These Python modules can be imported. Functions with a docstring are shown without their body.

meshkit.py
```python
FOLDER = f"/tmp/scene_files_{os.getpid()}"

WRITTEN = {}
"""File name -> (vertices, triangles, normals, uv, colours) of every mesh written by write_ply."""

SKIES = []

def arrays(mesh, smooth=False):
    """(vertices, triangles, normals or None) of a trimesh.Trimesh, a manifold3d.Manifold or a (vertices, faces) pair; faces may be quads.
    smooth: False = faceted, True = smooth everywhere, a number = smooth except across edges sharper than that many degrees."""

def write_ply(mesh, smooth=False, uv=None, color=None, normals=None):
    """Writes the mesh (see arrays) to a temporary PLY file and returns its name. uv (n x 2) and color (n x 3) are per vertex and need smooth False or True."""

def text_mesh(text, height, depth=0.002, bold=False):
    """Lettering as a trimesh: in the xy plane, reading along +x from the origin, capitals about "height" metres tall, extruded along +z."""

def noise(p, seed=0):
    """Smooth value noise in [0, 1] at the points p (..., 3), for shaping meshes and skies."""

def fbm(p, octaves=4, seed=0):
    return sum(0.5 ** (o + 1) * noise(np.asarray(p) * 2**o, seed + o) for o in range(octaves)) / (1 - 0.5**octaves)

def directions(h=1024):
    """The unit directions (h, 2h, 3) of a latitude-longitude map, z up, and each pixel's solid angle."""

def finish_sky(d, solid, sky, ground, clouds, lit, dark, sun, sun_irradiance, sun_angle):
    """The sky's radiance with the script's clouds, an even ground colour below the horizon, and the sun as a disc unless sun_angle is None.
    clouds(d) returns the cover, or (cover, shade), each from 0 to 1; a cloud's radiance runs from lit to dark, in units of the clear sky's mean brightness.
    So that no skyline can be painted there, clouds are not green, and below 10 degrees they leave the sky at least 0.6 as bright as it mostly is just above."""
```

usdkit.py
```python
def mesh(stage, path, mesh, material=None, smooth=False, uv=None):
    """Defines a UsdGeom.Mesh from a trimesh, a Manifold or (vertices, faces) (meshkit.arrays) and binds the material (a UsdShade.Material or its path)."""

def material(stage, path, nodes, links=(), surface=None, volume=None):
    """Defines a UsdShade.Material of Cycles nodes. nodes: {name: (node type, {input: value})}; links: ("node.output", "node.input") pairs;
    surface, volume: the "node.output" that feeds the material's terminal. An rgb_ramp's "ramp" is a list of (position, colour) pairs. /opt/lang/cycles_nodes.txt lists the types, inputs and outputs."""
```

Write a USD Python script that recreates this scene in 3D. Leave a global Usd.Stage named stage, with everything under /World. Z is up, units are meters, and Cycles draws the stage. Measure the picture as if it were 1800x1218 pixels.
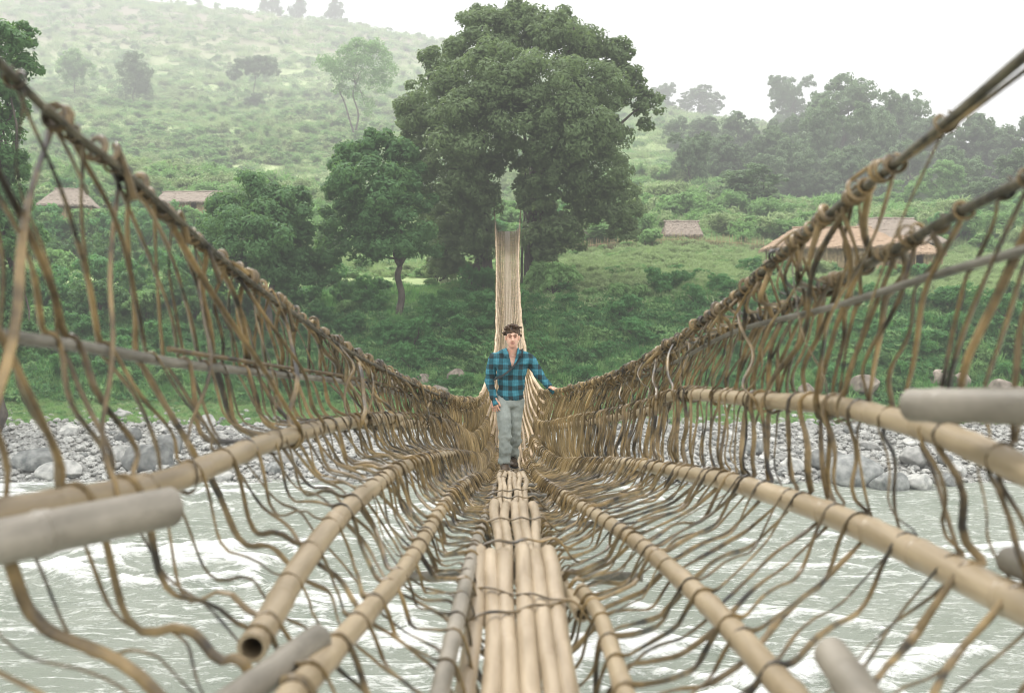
import math, random
import numpy as np, trimesh, manifold3d as m3
from scipy.interpolate import PchipInterpolator, CubicSpline, RBFInterpolator, RegularGridInterpolator
from pxr import Usd, UsdGeom, UsdLux, UsdShade, Gf, Sdf, Vt
import usdkit, meshkit

stage = Usd.Stage.CreateInMemory()
UsdGeom.SetStageUpAxis(stage, 'Z'); UsdGeom.SetStageMetersPerUnit(stage, 1.0)
UsdGeom.Xform.Define(stage, '/World')
stage.SetDefaultPrim(stage.GetPrimAtPath('/World'))
UsdGeom.Scope.Define(stage, '/World/Looks')

# ------------------------------------------------------------------ camera, sky, sun, exposure
CZ = 9.0                                   # the lens is 9 m above the river
FPX, HOR = 1750.0, 540.0                   # focal length and horizon, in pixels of an 1800 wide picture
cam = UsdGeom.Camera.Define(stage, '/World/camera')
cam.AddTranslateOp().Set((0, 0, CZ)); cam.AddRotateXOp().Set(90.0)
cam.CreateHorizontalApertureAttr(36.0); cam.CreateVerticalApertureAttr(24.36)
cam.CreateFocalLengthAttr(35.0)
cam.CreateVerticalApertureOffsetAttr(-(609 - HOR) / 1800 * 36.0)
cam.CreateFStopAttr(2.6); cam.CreateFocusDistanceAttr(14.0)
cam.CreateClippingRangeAttr((0.05, 5000.0))
cam.CreateExposureAttr(1.7)

SUN_EL, SUN_AZ = math.radians(58), math.radians(-35)
dome = UsdLux.DomeLight.Define(stage, '/World/sky')
dome.GetPrim().SetCustomDataByKey('kind', 'structure')
skymat = usdkit.material(stage, '/World/Looks/overcast_sky', {
    'sky': ('sky_texture', {'sky_type': 'single_scattering', 'sun_disc': False, 'sun_elevation': SUN_EL, 'sun_rotation': SUN_AZ}),
    'tc': ('texture_coordinate', {}),
    'n': ('noise_texture', {'scale': 1.6, 'detail': 4.0, 'roughness': 0.5}),
    'r': ('rgb_ramp', {'ramp': [(0.25, (0.95, 0.95, 0.955)), (0.75, (1.04, 1.03, 1.015))]}),
    'sp': ('separate_xyz', {}), 'el': ('map_range', {'from_min': 0.0, 'from_max': 1.0, 'to_min': 2.8, 'to_max': 9.3, 'clamp': True}), 'ov': ('mix', {'mix_type': 'multiply', 'fac': 1.0}),
    'm': ('mix', {'fac': 0.93}),
    'bg': ('background_shader', {'strength': 0.1})},
    [('tc.generated', 'n.vector'), ('n.fac', 'r.fac'), ('sky.color', 'm.color1'), ('tc.generated', 'sp.vector'), ('sp.z', 'el.value'), ('r.color', 'ov.color1'), ('el.result', 'ov.color2'), ('ov.color', 'm.color2'), ('m.color', 'bg.color')], surface='bg.background')
UsdShade.MaterialBindingAPI.Apply(dome.GetPrim()).Bind(skymat)
sun = UsdLux.DistantLight.Define(stage, '/World/sun')
sun.CreateNormalizeAttr(True); sun.CreateIntensityAttr(0.4); sun.CreateAngleAttr(14.0); sun.CreateColorAttr((1.0, 0.97, 0.92))
sun.AddRotateZOp().Set(-math.degrees(SUN_AZ)); sun.AddRotateXOp().Set(-(90 - math.degrees(SUN_EL)))

# ------------------------------------------------------------------ helpers
RNG = np.random.default_rng(7)
_used = {}
def free(parent, name):
    k = (parent, name); n = _used.get(k, 0); _used[k] = n + 1
    return f'{parent}/{name}' if n == 0 else f'{parent}/{name}_{n:03d}'
def pth(parent): return '/World' if parent is None else str(parent.GetPath())
def tag(p, label=None, cat=None, group=None, kind=None):
    for k, v in (('label', label), ('category', cat), ('group', group), ('kind', kind)):
        if v: p.SetCustomDataByKey(k, v)
    return p
def obj(name, mesh, mat, parent=None, smooth=40):
    return usdkit.mesh(stage, free(pth(parent), name), mesh, MAT[mat], smooth=smooth).GetPrim()
def thing(name, loc=(0, 0, 0), rz=0, scale=None, label=None, cat=None, group=None, kind=None):
    x = UsdGeom.Xform.Define(stage, free('/World', name))
    x.AddTranslateOp().Set(tuple(float(v) for v in loc))
    if rz: x.AddRotateZOp().Set(float(rz))
    if scale is not None: x.AddScaleOp().Set(tuple(float(v) for v in np.broadcast_to(scale, 3)))
    return tag(x.GetPrim(), label, cat, group, kind)
def proto(name):
    return stage.CreateClassPrim(f'/World/{name}')
def copy_of(pr, name, loc, rz, scale, label, cat, group=None, tilt=None):
    if len(label.split()) > 16: print('LONG', label)
    x = UsdGeom.Xform.Define(stage, free('/World', name))
    x.AddTranslateOp().Set(tuple(float(v) for v in loc)); x.AddRotateZOp().Set(float(rz))
    if tilt is not None: x.AddRotateXOp().Set(float(tilt))
    x.AddScaleOp().Set(tuple(float(v) for v in np.broadcast_to(scale, 3)))
    p = x.GetPrim(); p.GetReferences().AddInternalReference(pr.GetPath()); p.SetInstanceable(True)
    return tag(p, label, cat, group)
def instancer(name, protos, pos, idx, scl, rz, mat_names, label=None, kind='stuff', tilt=None):
    pi = UsdGeom.PointInstancer.Define(stage, free('/World', name))
    rel = pi.CreatePrototypesRel()
    for i, m in enumerate(protos):
        q = usdkit.mesh(stage, f'{pi.GetPath()}/piece_{i:03d}' if i else f'{pi.GetPath()}/piece', m, MAT[mat_names[i % len(mat_names)]], smooth=False)
        rel.AddTarget(q.GetPath())
    pi.CreatePositionsAttr(Vt.Vec3fArray.FromNumpy(np.asarray(pos, np.float32)))
    pi.CreateProtoIndicesAttr(Vt.IntArray.FromNumpy(np.asarray(idx, np.int32)))
    pi.CreateScalesAttr(Vt.Vec3fArray.FromNumpy(np.asarray(scl, np.float32)))
    h = np.radians(np.asarray(rz)) / 2
    q = np.stack([np.cos(h), 0 * h, 0 * h, np.sin(h)], 1)
    if tilt is not None:
        t = np.radians(tilt) / 2; c, s = np.cos(t), np.sin(t)
        q = np.stack([np.cos(h) * c, np.cos(h) * s, np.sin(h) * s, np.sin(h) * c], 1)
    pi.CreateOrientationsAttr(Vt.QuathArray([Gf.Quath(float(a[0]), float(a[1]), float(a[2]), float(a[3])) for a in q]))
    return tag(pi.GetPrim(), label, None, None, kind)
def at(px, py, d):                          # point d metres ahead of the lens
    return np.array([(px - 900) / FPX * d, d, CZ + (HOR - py) / FPX * d])
def cat_meshes(ms):
    v, f, n = [], [], 0
    for a, b in ms:
        v.append(np.asarray(a)); f.append(np.asarray(b) + n); n += len(a)
    return np.vstack(v), np.vstack(f)
def box(cx, cy, cz, sx, sy, sz):
    m = trimesh.creation.box((sx, sy, sz)); m.apply_translation((cx, cy, cz)); return np.array(m.vertices), np.array(m.faces)

def tube(p, r, sides=6, flat=1.0, twist=None, caps=True, hollow=0.0):
    """A path as a tube: r radius (scalar or per point), flat the ratio of its second half-width, twist an angle per point."""
    p = np.asarray(p, float); n = len(p); r = np.broadcast_to(r, (n,))
    t = np.gradient(p, axis=0); t /= np.linalg.norm(t, axis=1, keepdims=True) + 1e-12
    a = np.zeros_like(p)
    ref = np.array([0, 0, 1.0]) if abs(t[0, 2]) < 0.9 else np.array([1.0, 0, 0])
    a[0] = np.cross(t[0], ref)
    for i in range(1, n):
        a[i] = a[i - 1] - t[i] * (a[i - 1] @ t[i])
        a[i] /= np.linalg.norm(a[i]) + 1e-12
    a[0] /= np.linalg.norm(a[0]) + 1e-12
    b = np.cross(t, a)
    tw = np.zeros(n) if twist is None else np.asarray(twist)
    ang = np.arange(sides) * 2 * np.pi / sides
    ca, sa = np.cos(ang)[None, :, None], np.sin(ang)[None, :, None] * flat
    a2 = a * np.cos(tw)[:, None] + b * np.sin(tw)[:, None]; b2 = -a * np.sin(tw)[:, None] + b * np.cos(tw)[:, None]
    v = (p[:, None] + r[:, None, None] * (ca * a2[:, None] + sa * b2[:, None])).reshape(-1, 3)
    i, j = np.meshgrid(np.arange(n - 1), np.arange(sides), indexing='ij')
    q = np.stack([i * sides + j, i * sides + (j + 1) % sides, (i + 1) * sides + (j + 1) % sides, (i + 1) * sides + j], -1).reshape(-1, 4)
    f = [q[:, [0, 1, 2]], q[:, [0, 2, 3]]]
    vs = [v]; k = len(v)
    for e, first in ((0, True), (n - 1, False)):
        if hollow and caps:
            ring = v[e * sides:(e + 1) * sides]; inner = p[e] + (ring - p[e]) * hollow
            deep = inner + t[e] * (0.12 if first else -0.12)
            vs += [inner, deep, (p[e] + t[e] * (0.12 if first else -0.12))[None]]
            o, i1, i2, c = e * sides, k, k + sides, k + 2 * sides
            for u in range(sides):
                w = (u + 1) % sides
                quads = [(o + u, o + w, i1 + w, i1 + u), (i1 + u, i1 + w, i2 + w, i2 + u)]
                for A, B, C, D in quads:
                    f.append(np.array([[A, C, B], [A, D, C]] if first else [[A, B, C], [A, C, D]]))
                f.append(np.array([[i2 + u, c, i2 + w]] if first else [[i2 + u, i2 + w, c]]))
            k += 2 * sides + 1
        elif caps:
            vs.append(p[e][None]); u = np.arange(sides); w = (u + 1) % sides
            f.append(np.stack([e * sides + w, e * sides + u, np.full(sides, k)], 1) if first else np.stack([e * sides + u, e * sides + w, np.full(sides, k)], 1)); k += 1
    return np.vstack(vs), np.vstack(f)[:, ::-1]
def spline(pts, n):
    pts = np.asarray(pts, float)
    s = np.concatenate([[0], np.cumsum(np.sqrt(np.linalg.norm(np.diff(pts, axis=0), axis=1)) + 1e-4)])
    return CubicSpline(s, pts)(np.linspace(0, s[-1], n))

# ------------------------------------------------------------------ materials
MAT = {}
def mat(name, nodes, links, surface='p.BSDF', **k): MAT[name] = usdkit.material(stage, f'/World/Looks/{name}', nodes, links, surface=surface, **k); return MAT[name]
def speckled(name, c1, c2, scale, rough=0.7, bump=0.0, bscale=None, detail=6.0, lo=0.35, hi=0.65, stretch=(1, 1, 1), rand=0.0, space='object', spec=0.3):
    nodes = {'tc': ('texture_coordinate', {}), 'g': ('geometry', {}), 'mp': ('mapping', {'scale': stretch}), 'n': ('noise_texture', {'scale': scale, 'detail': detail, 'roughness': 0.6}),
             'r': ('rgb_ramp', {'ramp': [(lo, c1), (hi, c2)]}), 'o': ('object_info', {}),
             'mr': ('map_range', {'from_min': 0.0, 'from_max': 1.0, 'to_min': 1.0 - rand, 'to_max': 1.0 + rand}),
             'h': ('hsv', {}), 'p': ('principled_bsdf', {'roughness': rough, 'specular_ior_level': spec})}
    links = [('tc.object' if space == 'object' else 'g.position', 'mp.vector'), ('mp.vector', 'n.vector'), ('n.fac', 'r.fac'), ('o.random', 'mr.value'), ('mr.result', 'h.value'), ('r.color', 'h.color'), ('h.color', 'p.base_color')]
    if bump:
        nodes['bn'] = ('noise_texture', {'scale': bscale or scale * 3, 'detail': 5.0}); nodes['b'] = ('bump', {'strength': bump, 'distance': 0.02})
        links += [('mp.vector', 'bn.vector'), ('bn.fac', 'b.height'), ('b.normal', 'p.normal')]
    mat(name, nodes, links)
def leafy(name, c1, c2, trans, scale=0.35, rand=0.15, tmix=0.3):
    mat(name, {'g': ('geometry', {}), 'o': ('object_info', {}), 'n': ('noise_texture', {'scale': scale, 'detail': 3.0}),
        'ri': ('mix', {'fac': 0.5}), 'r': ('rgb_ramp', {'ramp': [(0.3, c1), (0.72, c2)]}),
        'mr': ('map_range', {'from_min': 0.0, 'from_max': 1.0, 'to_min': 1.0 - rand, 'to_max': 1.0 + rand}), 'h': ('hsv', {}),
        'p': ('principled_bsdf', {'roughness': 0.6, 'specular_ior_level': 0.18}), 't': ('translucent_bsdf', {'color': trans}), 'm': ('mix_closure', {'fac': tmix})},
        [('g.position', 'n.vector'), ('n.fac', 'ri.color1'), ('g.random_per_island', 'ri.color2'), ('ri.color', 'r.fac'), ('o.random', 'mr.value'), ('mr.result', 'h.value'), ('r.color', 'h.color'), ('h.color', 'p.base_color'),
         ('p.BSDF', 'm.closure1'), ('t.BSDF', 'm.closure2')], surface='m.closure')

leafy('leaf_dark', (0.06, 0.098, 0.042), (0.13, 0.185, 0.08), (0.12, 0.2, 0.06))
leafy('leaf_fig', (0.125, 0.180, 0.080), (0.275, 0.345, 0.160), (0.24, 0.34, 0.12), scale=0.5, tmix=0.38)
leafy('leaf_mid', (0.070, 0.150, 0.055), (0.185, 0.315, 0.115), (0.18, 0.34, 0.09), tmix=0.38)
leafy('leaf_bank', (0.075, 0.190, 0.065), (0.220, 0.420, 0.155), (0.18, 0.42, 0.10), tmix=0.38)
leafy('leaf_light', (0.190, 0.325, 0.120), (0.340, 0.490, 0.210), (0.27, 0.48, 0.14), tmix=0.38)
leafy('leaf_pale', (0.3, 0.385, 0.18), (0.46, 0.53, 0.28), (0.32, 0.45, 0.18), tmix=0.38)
leafy('leaf_far', (0.135, 0.205, 0.105), (0.255, 0.335, 0.175), (0.18, 0.28, 0.11), scale=0.1, tmix=0.35)
leafy('leaf_dry', (0.13, 0.115, 0.07), (0.24, 0.20, 0.13), (0.16, 0.13, 0.07))
speckled('bark', (0.045, 0.038, 0.030), (0.12, 0.10, 0.08), 3.0, 0.85, 0.5, stretch=(1, 1, 0.3))
speckled('bamboo', (0.165, 0.125, 0.072), (0.33, 0.262, 0.168), 5.0, 0.42, 0.08, stretch=(2.5, 0.35, 2.5), rand=0.10, lo=0.3, hi=0.7, spec=0.4)
speckled('bamboo_grey', (0.11, 0.098, 0.074), (0.27, 0.242, 0.195), 6.0, 0.5, 0.1, stretch=(1.5, 0.5, 1.5), rand=0.06, lo=0.3, hi=0.7, spec=0.4)
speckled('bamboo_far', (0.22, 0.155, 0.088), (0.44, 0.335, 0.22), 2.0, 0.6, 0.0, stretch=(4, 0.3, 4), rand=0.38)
speckled('deck_cane', (0.21, 0.16, 0.10), (0.375, 0.30, 0.205), 6.0, 0.45, 0.08, stretch=(3, 0.3, 3), rand=0.07, lo=0.3, hi=0.7, spec=0.4)
speckled('cane', (0.010, 0.0075, 0.004), (0.25, 0.172, 0.072), 7.0, 0.4, 0.1, rand=0.3, lo=0.36, hi=0.70, spec=0.5)
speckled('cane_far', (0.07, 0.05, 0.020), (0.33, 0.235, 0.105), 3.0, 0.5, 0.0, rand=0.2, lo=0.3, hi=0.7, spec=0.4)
speckled('rope_dark', (0.020, 0.018, 0.012), (0.11, 0.095, 0.06), 14.0, 0.6, 0.4, spec=0.4)
speckled('pole_grey', (0.075, 0.07, 0.055), (0.21, 0.195, 0.16), 10.0, 0.55, 0.25, stretch=(1, 0.4, 1))
speckled('thatch', (0.24, 0.165, 0.105), (0.44, 0.32, 0.22), 3.0, 0.95, 0.8, bscale=14.0, stretch=(2.5, 2.5, 0.6))
speckled('thatch_grey', (0.21, 0.175, 0.14), (0.36, 0.30, 0.245), 3.0, 0.95, 0.8, bscale=14.0, stretch=(2.5, 2.5, 0.6))
speckled('hut_bamboo', (0.24, 0.18, 0.09), (0.44, 0.34, 0.19), 4.0, 0.7, 0.2)
speckled('stone', (0.20, 0.205, 0.19), (0.42, 0.415, 0.385), 2.2, 0.82, 0.5, bscale=9.0, rand=0.32)
speckled('stone_wet', (0.085, 0.092, 0.088), (0.235, 0.24, 0.225), 2.6, 0.6, 0.6, bscale=9.0, rand=0.25)
speckled('stone_brown', (0.15, 0.125, 0.10), (0.31, 0.265, 0.215), 2.2, 0.85, 0.5, bscale=9.0, rand=0.2)

# ------------------------------------------------------------------ terrain
COLS = {  # column (pixel of the 1800 wide picture) -> [(metres ahead, pixel row of the ground there)]
    -700: [(85, 555), (130, 430), (200, 315), (440, 200), (712, 90), (1080, -55), (1320, -70)],
    0:    [(85, 550), (130, 415), (200, 310), (440, 195), (712, 95), (1080, -30), (1320, -20)],
    400:  [(85, 540), (130, 420), (200, 318), (440, 205), (712, 108), (1080, 20), (1320, 60)],
    740:  [(85, 528), (130, 425), (200, 400), (440, 225), (712, 145), (1080, 72), (1320, 130)],
    950:  [(85, 515), (110, 468), (150, 405), (232, 400), (440, 245), (712, 175), (1032, 130), (1320, 200)],
    1150: [(85, 503), (105, 452), (120, 432), (160, 375), (232, 300), (408, 228), (648, 190), (1000, 230), (1320, 300)],
    1400: [(85, 505), (100, 484), (120, 446), (160, 395), (232, 400), (408, 262), (648, 235), (1000, 270), (1320, 400)],
    1800: [(85, 520), (110, 472), (150, 405), (232, 340), (408, 290), (648, 275), (1000, 310), (1320, 360)],
    2500: [(85, 530), (110, 480), (150, 410), (232, 345), (408, 300), (648, 285), (1000, 310), (1320, 360)]}
cp, cv = [], []
for px, rows in COLS.items():
    for d, py in rows:
        q = at(px, py, d); cp.append(((px - 900) / FPX, math.log(d))); cv.append(q[2])
rbf = RBFInterpolator(np.array(cp), np.array(cv), kernel='thin_plate_spline', smoothing=1e-3)
prof = PchipInterpolator([-90, -60, -40, -32, -10, 30, 46, 51.5, 58, 66, 69, 72], [14, 12, 8.5, -1.0, -3, -3, -1.2, 0.0, 0.75, 1.5, 2.3, 3.4])
def ground(x, y):
    x, y = np.broadcast_arrays(np.asarray(x, float), np.asarray(y, float))
    shp = x.shape; x, y = x.ravel(), y.ravel()
    yy = y + 1.6 * (meshkit.noise(np.stack([x / 14, y * 0 + 3.3, y * 0], 1)) - 0.5) * np.clip((y - 30) / 20, 0, 1)
    far = rbf(np.stack([np.clip(x / np.maximum(y, 60), -1.1, 1.1), np.log(np.clip(y, 84, 1320))], 1))
    near = prof(np.clip(yy, -90, 72))
    t = np.clip((yy - 71) / 14, 0, 1); t = t * t * (3 - 2 * t)
    base = np.where(yy < 71, near, (3.4 + (yy - 72) * 0.3) * (1 - t) + far * t)
    p = np.stack([x, y, 0 * x], 1)
    rough = np.clip((y - 66) / 12, 0, 1)
    base = base + rough * (0.5 * (meshkit.fbm(p / 6, 3, 5) - 0.5) + np.clip((y - 120) / 200, 0, 1) * 9 * (meshkit.fbm(p / 60, 3, 9) - 0.5) * (1 - np.clip((y - 700) / 300, 0, 1)))
    base = base + np.clip((y - 50) / 3, 0, 1) * (1 - rough) * 0.35 * (meshkit.fbm(p / 2.5, 2, 4) - 0.5)
    return base.reshape(shp)
def steps(segs):
    return np.unique(np.round(np.concatenate([np.arange(a, b, s) for a, b, s in segs]), 3))
gx = steps([(-1300, -300, 40), (-300, -100, 8), (-100, 100, 2), (100, 300, 8), (300, 1301, 40)])
gy = steps([(-90, 40, 10), (40, 130, 1.2), (130, 260, 4), (260, 500, 8), (500, 1405, 22)])
GX, GY = np.meshgrid(gx, gy, indexing='ij')
GZ = ground(GX, GY)
ground_fast = RegularGridInterpolator((gx, gy), GZ, bounds_error=False, fill_value=None)
def gz(x, y): return ground_fast(np.stack(np.broadcast_arrays(np.asarray(x, float), np.asarray(y, float)), -1))
def grid_faces(a, b):
    i, j = np.meshgrid(np.arange(a - 1), np.arange(b - 1), indexing='ij')
    return np.stack([i * b + j, (i + 1) * b + j, (i + 1) * b + j + 1, i * b + j + 1], -1).reshape(-1, 4)
mat('terrain_cover', {'g': ('geometry', {}), 's': ('separate_xyz', {}),
     'n1': ('noise_texture', {'scale': 0.09, 'detail': 5.0, 'roughness': 0.6}), 'n2': ('noise_texture', {'scale': 2.5, 'detail': 6.0, 'roughness': 0.7}), 'n3': ('noise_texture', {'scale': 0.02, 'detail': 3.0}),
     'grass': ('rgb_ramp', {'ramp': [(0.3, (0.23, 0.32, 0.13)), (0.5, (0.34, 0.43, 0.20)), (0.7, (0.44, 0.50, 0.27))]}),
     'fine': ('rgb_ramp', {'ramp': [(0.3, (0.55, 0.6, 0.55)), (0.7, (1.15, 1.12, 1.1))]}), 'gm': ('mix', {'mix_type': 'multiply', 'fac': 0.8}),
     'gravel': ('rgb_ramp', {'ramp': [(0.3, (0.13, 0.13, 0.12)), (0.7, (0.30, 0.295, 0.27))]}),
     'dep': ('map_range', {'from_min': 65.0, 'from_max': 68.0, 'to_min': 0.0, 'to_max': 1.0, 'clamp': True}), 'wob': ('math', {'math_type': 'multiply_add', 'value2': 9.0, 'value3': -4.5}), 'addy': ('math', {'math_type': 'add'}),
     'mx': ('mix', {}), 'alt': ('map_range', {'from_min': 150.0, 'from_max': 240.0, 'to_min': 0.0, 'to_max': 0.85, 'clamp': True}), 'aw': ('math', {'math_type': 'multiply_add', 'value2': 90.0, 'value3': -45.0}), 'az': ('math', {'math_type': 'add'}), 'brown': ('mix', {'color2': (0.20, 0.165, 0.13)}),
     'b': ('bump', {'strength': 0.6, 'distance': 0.15}), 'p': ('principled_bsdf', {'roughness': 0.9, 'specular_ior_level': 0.1})},
    [('g.position', 's.vector'), ('g.position', 'n1.vector'), ('g.position', 'n2.vector'), ('g.position', 'n3.vector'), ('n1.fac', 'grass.fac'), ('n2.fac', 'fine.fac'), ('grass.color', 'gm.color1'), ('fine.color', 'gm.color2'), ('n2.fac', 'gravel.fac'),
     ('n1.fac', 'wob.value1'), ('wob.value', 'addy.value1'), ('s.y', 'addy.value2'), ('addy.value', 'dep.value'), ('dep.result', 'mx.fac'), ('gravel.color', 'mx.color1'), ('gm.color', 'brown.color1'),
     ('n3.fac', 'aw.value1'), ('aw.value', 'az.value1'), ('s.z', 'az.value2'), ('az.value', 'alt.value'), ('alt.result', 'brown.fac'), ('brown.color', 'mx.color2'), ('mx.color', 'p.base_color'), ('n2.fac', 'b.height'), ('b.normal', 'p.normal')])
tag(obj('ground', (np.stack([GX, GY, GZ], -1).reshape(-1, 3), grid_faces(len(gx), len(gy))), 'terrain_cover', smooth=True), kind='structure')
HILLTOP = float(GZ.max())

# ------------------------------------------------------------------ river
wx = steps([(-400, -60, 20), (-60, -34, 1.0), (-34, 34, 0.17), (34, 60, 1.0), (60, 401, 20)])
wy = steps([(-36, 18, 3), (18, 53.5, 0.14)])
WX, WY = np.meshgrid(wx, wy, indexing='ij')
def ridge(p, s): return 1 - np.abs(2 * meshkit.noise(p, s) - 1)
q = np.stack([WX + 0.35 * WY, WY, 0 * WX], -1)
warp = meshkit.noise(q / 3.0, 21) - 0.5
q2 = q + np.stack([warp * 2.0, warp * 1.4, 0 * warp], -1)
big = ridge(q2 / np.array([5.5, 2.6, 1]), 3); mid = ridge(q2 / np.array([1.9, 0.95, 1]), 4); small = meshkit.noise(q2 / np.array([0.8, 0.36, 1]), 6)
rapid = meshkit.noise(q / np.array([14, 6, 1]), 8)
amp = 0.45 + 0.9 * np.clip((rapid - 0.35) * 2.2, 0, 1)
WZ = amp * (0.34 * (big ** 2 - 0.35) + 0.20 * (mid ** 2 - 0.3) + 0.13 * (small - 0.5)) - 0.02
calm = np.clip((WY - 47) / 5, 0, 1); WZ = WZ * (1 - 0.75 * calm)
foam = np.clip((amp * (0.75 * big ** 4 + 0.6 * mid ** 3) - 0.42) * 1.7, 0, 1)
mat('river_water', {'g': ('geometry', {}), 'a': ('attribute', {'attribute': 'foam'}), 'mp': ('mapping', {'scale': (0.55, 1.0, 1.0)}),
     'n': ('noise_texture', {'scale': 3.6, 'detail': 10.0, 'roughness': 0.74, 'distortion': 0.7}), 'c': ('math', {'math_type': 'multiply_add', 'value2': 2.6, 'value3': -1.46}), 'ad': ('math', {'math_type': 'add'}),
     'mp2': ('mapping', {'scale': (0.42, 1.5, 1.0)}), 'sn': ('noise_texture', {'scale': 2.6, 'detail': 8.0, 'roughness': 0.7, 'distortion': 0.5}), 'st': ('math', {'math_type': 'multiply_add', 'value2': 3.2, 'value3': -1.44}), 'ad2': ('math', {'math_type': 'add'}),
     'fr': ('rgb_ramp', {'ramp': [(0.12, (0, 0, 0)), (0.5, (0.42, 0.42, 0.42)), (0.95, (1, 1, 1))]}), 'n2': ('noise_texture', {'scale': 0.25, 'detail': 3.0}), 'wc': ('rgb_ramp', {'ramp': [(0.3, (0.21, 0.238, 0.192)), (0.7, (0.29, 0.313, 0.262))]}),
     'm': ('mix', {'color2': (0.78, 0.79, 0.76)}), 'rr': ('map_range', {'from_min': 0.0, 'from_max': 1.0, 'to_min': 0.16, 'to_max': 0.75}), 'bn': ('noise_texture', {'scale': 2.2, 'detail': 9.0, 'roughness': 0.68}), 'b': ('bump', {'strength': 1.0, 'distance': 0.34}),
     'p': ('principled_bsdf', {'ior': 1.33})},
    [('g.position', 'mp.vector'), ('mp.vector', 'n.vector'), ('n.fac', 'c.value1'), ('c.value', 'ad.value1'), ('a.fac', 'ad.value2'), ('ad.value', 'ad2.value1'), ('st.value', 'ad2.value2'), ('mp2.vector', 'sn.vector'), ('g.position', 'mp2.vector'), ('sn.fac', 'st.value1'), ('ad2.value', 'fr.fac'), ('g.position', 'n2.vector'), ('n2.fac', 'wc.fac'), ('wc.color', 'm.color1'),
     ('fr.color', 'm.fac'), ('m.color', 'p.base_color'), ('fr.color', 'rr.value'), ('rr.result', 'p.roughness'), ('mp.vector', 'bn.vector'), ('bn.fac', 'b.height'), ('b.normal', 'p.normal')])
wm = usdkit.mesh(stage, '/World/river', (np.stack([WX, WY, WZ], -1).reshape(-1, 3), grid_faces(len(wx), len(wy))), MAT['river_water'], smooth=True)
UsdGeom.PrimvarsAPI(wm).CreatePrimvar('foam', Sdf.ValueTypeNames.FloatArray, 'vertex').Set(Vt.FloatArray.FromNumpy(foam.ravel().astype(np.float32)))
tag(wm.GetPrim(), kind='structure')

# ------------------------------------------------------------------ haze
speck = 'haze_air'
mat('haze_air', {'v': ('principled_volume', {'color': (0.93, 0.935, 0.93), 'density': 0.00085, 'anisotropy': 0.0})}, [], surface=None, volume='v.volume')
bottom, top = -4.5, HILLTOP + 34
hz = obj('haze', box(0, 670, (bottom + top) / 2, 2640, 1530, top - bottom), 'haze_air', smooth=False); tag(hz, kind='stuff')

# ------------------------------------------------------------------ vegetation kit
def rand_dirs(n, rng):
    v = rng.normal(size=(n, 3)); return v / np.linalg.norm(v, axis=1, keepdims=True)
def leaf_quads(p, nrm, size, rng, aspect=0.5, fold=0.2):
    n = len(p); size = np.broadcast_to(size, (n,))[:, None]
    nrm = nrm / (np.linalg.norm(nrm, axis=1, keepdims=True) + 1e-9)
    t = np.cross(nrm, rand_dirs(n, rng)); t /= np.linalg.norm(t, axis=1, keepdims=True) + 1e-9
    b = np.cross(nrm, t)
    v = np.stack([p - t * size, p - b * size * aspect - nrm * size * fold, p + t * size, p + b * size * aspect - nrm * size * fold], 1).reshape(-1, 3)
    k = np.arange(n)[:, None] * 4
    return v, np.vstack([k + np.array([[0, 1, 2]]), k + np.array([[0, 2, 3]])])
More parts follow.
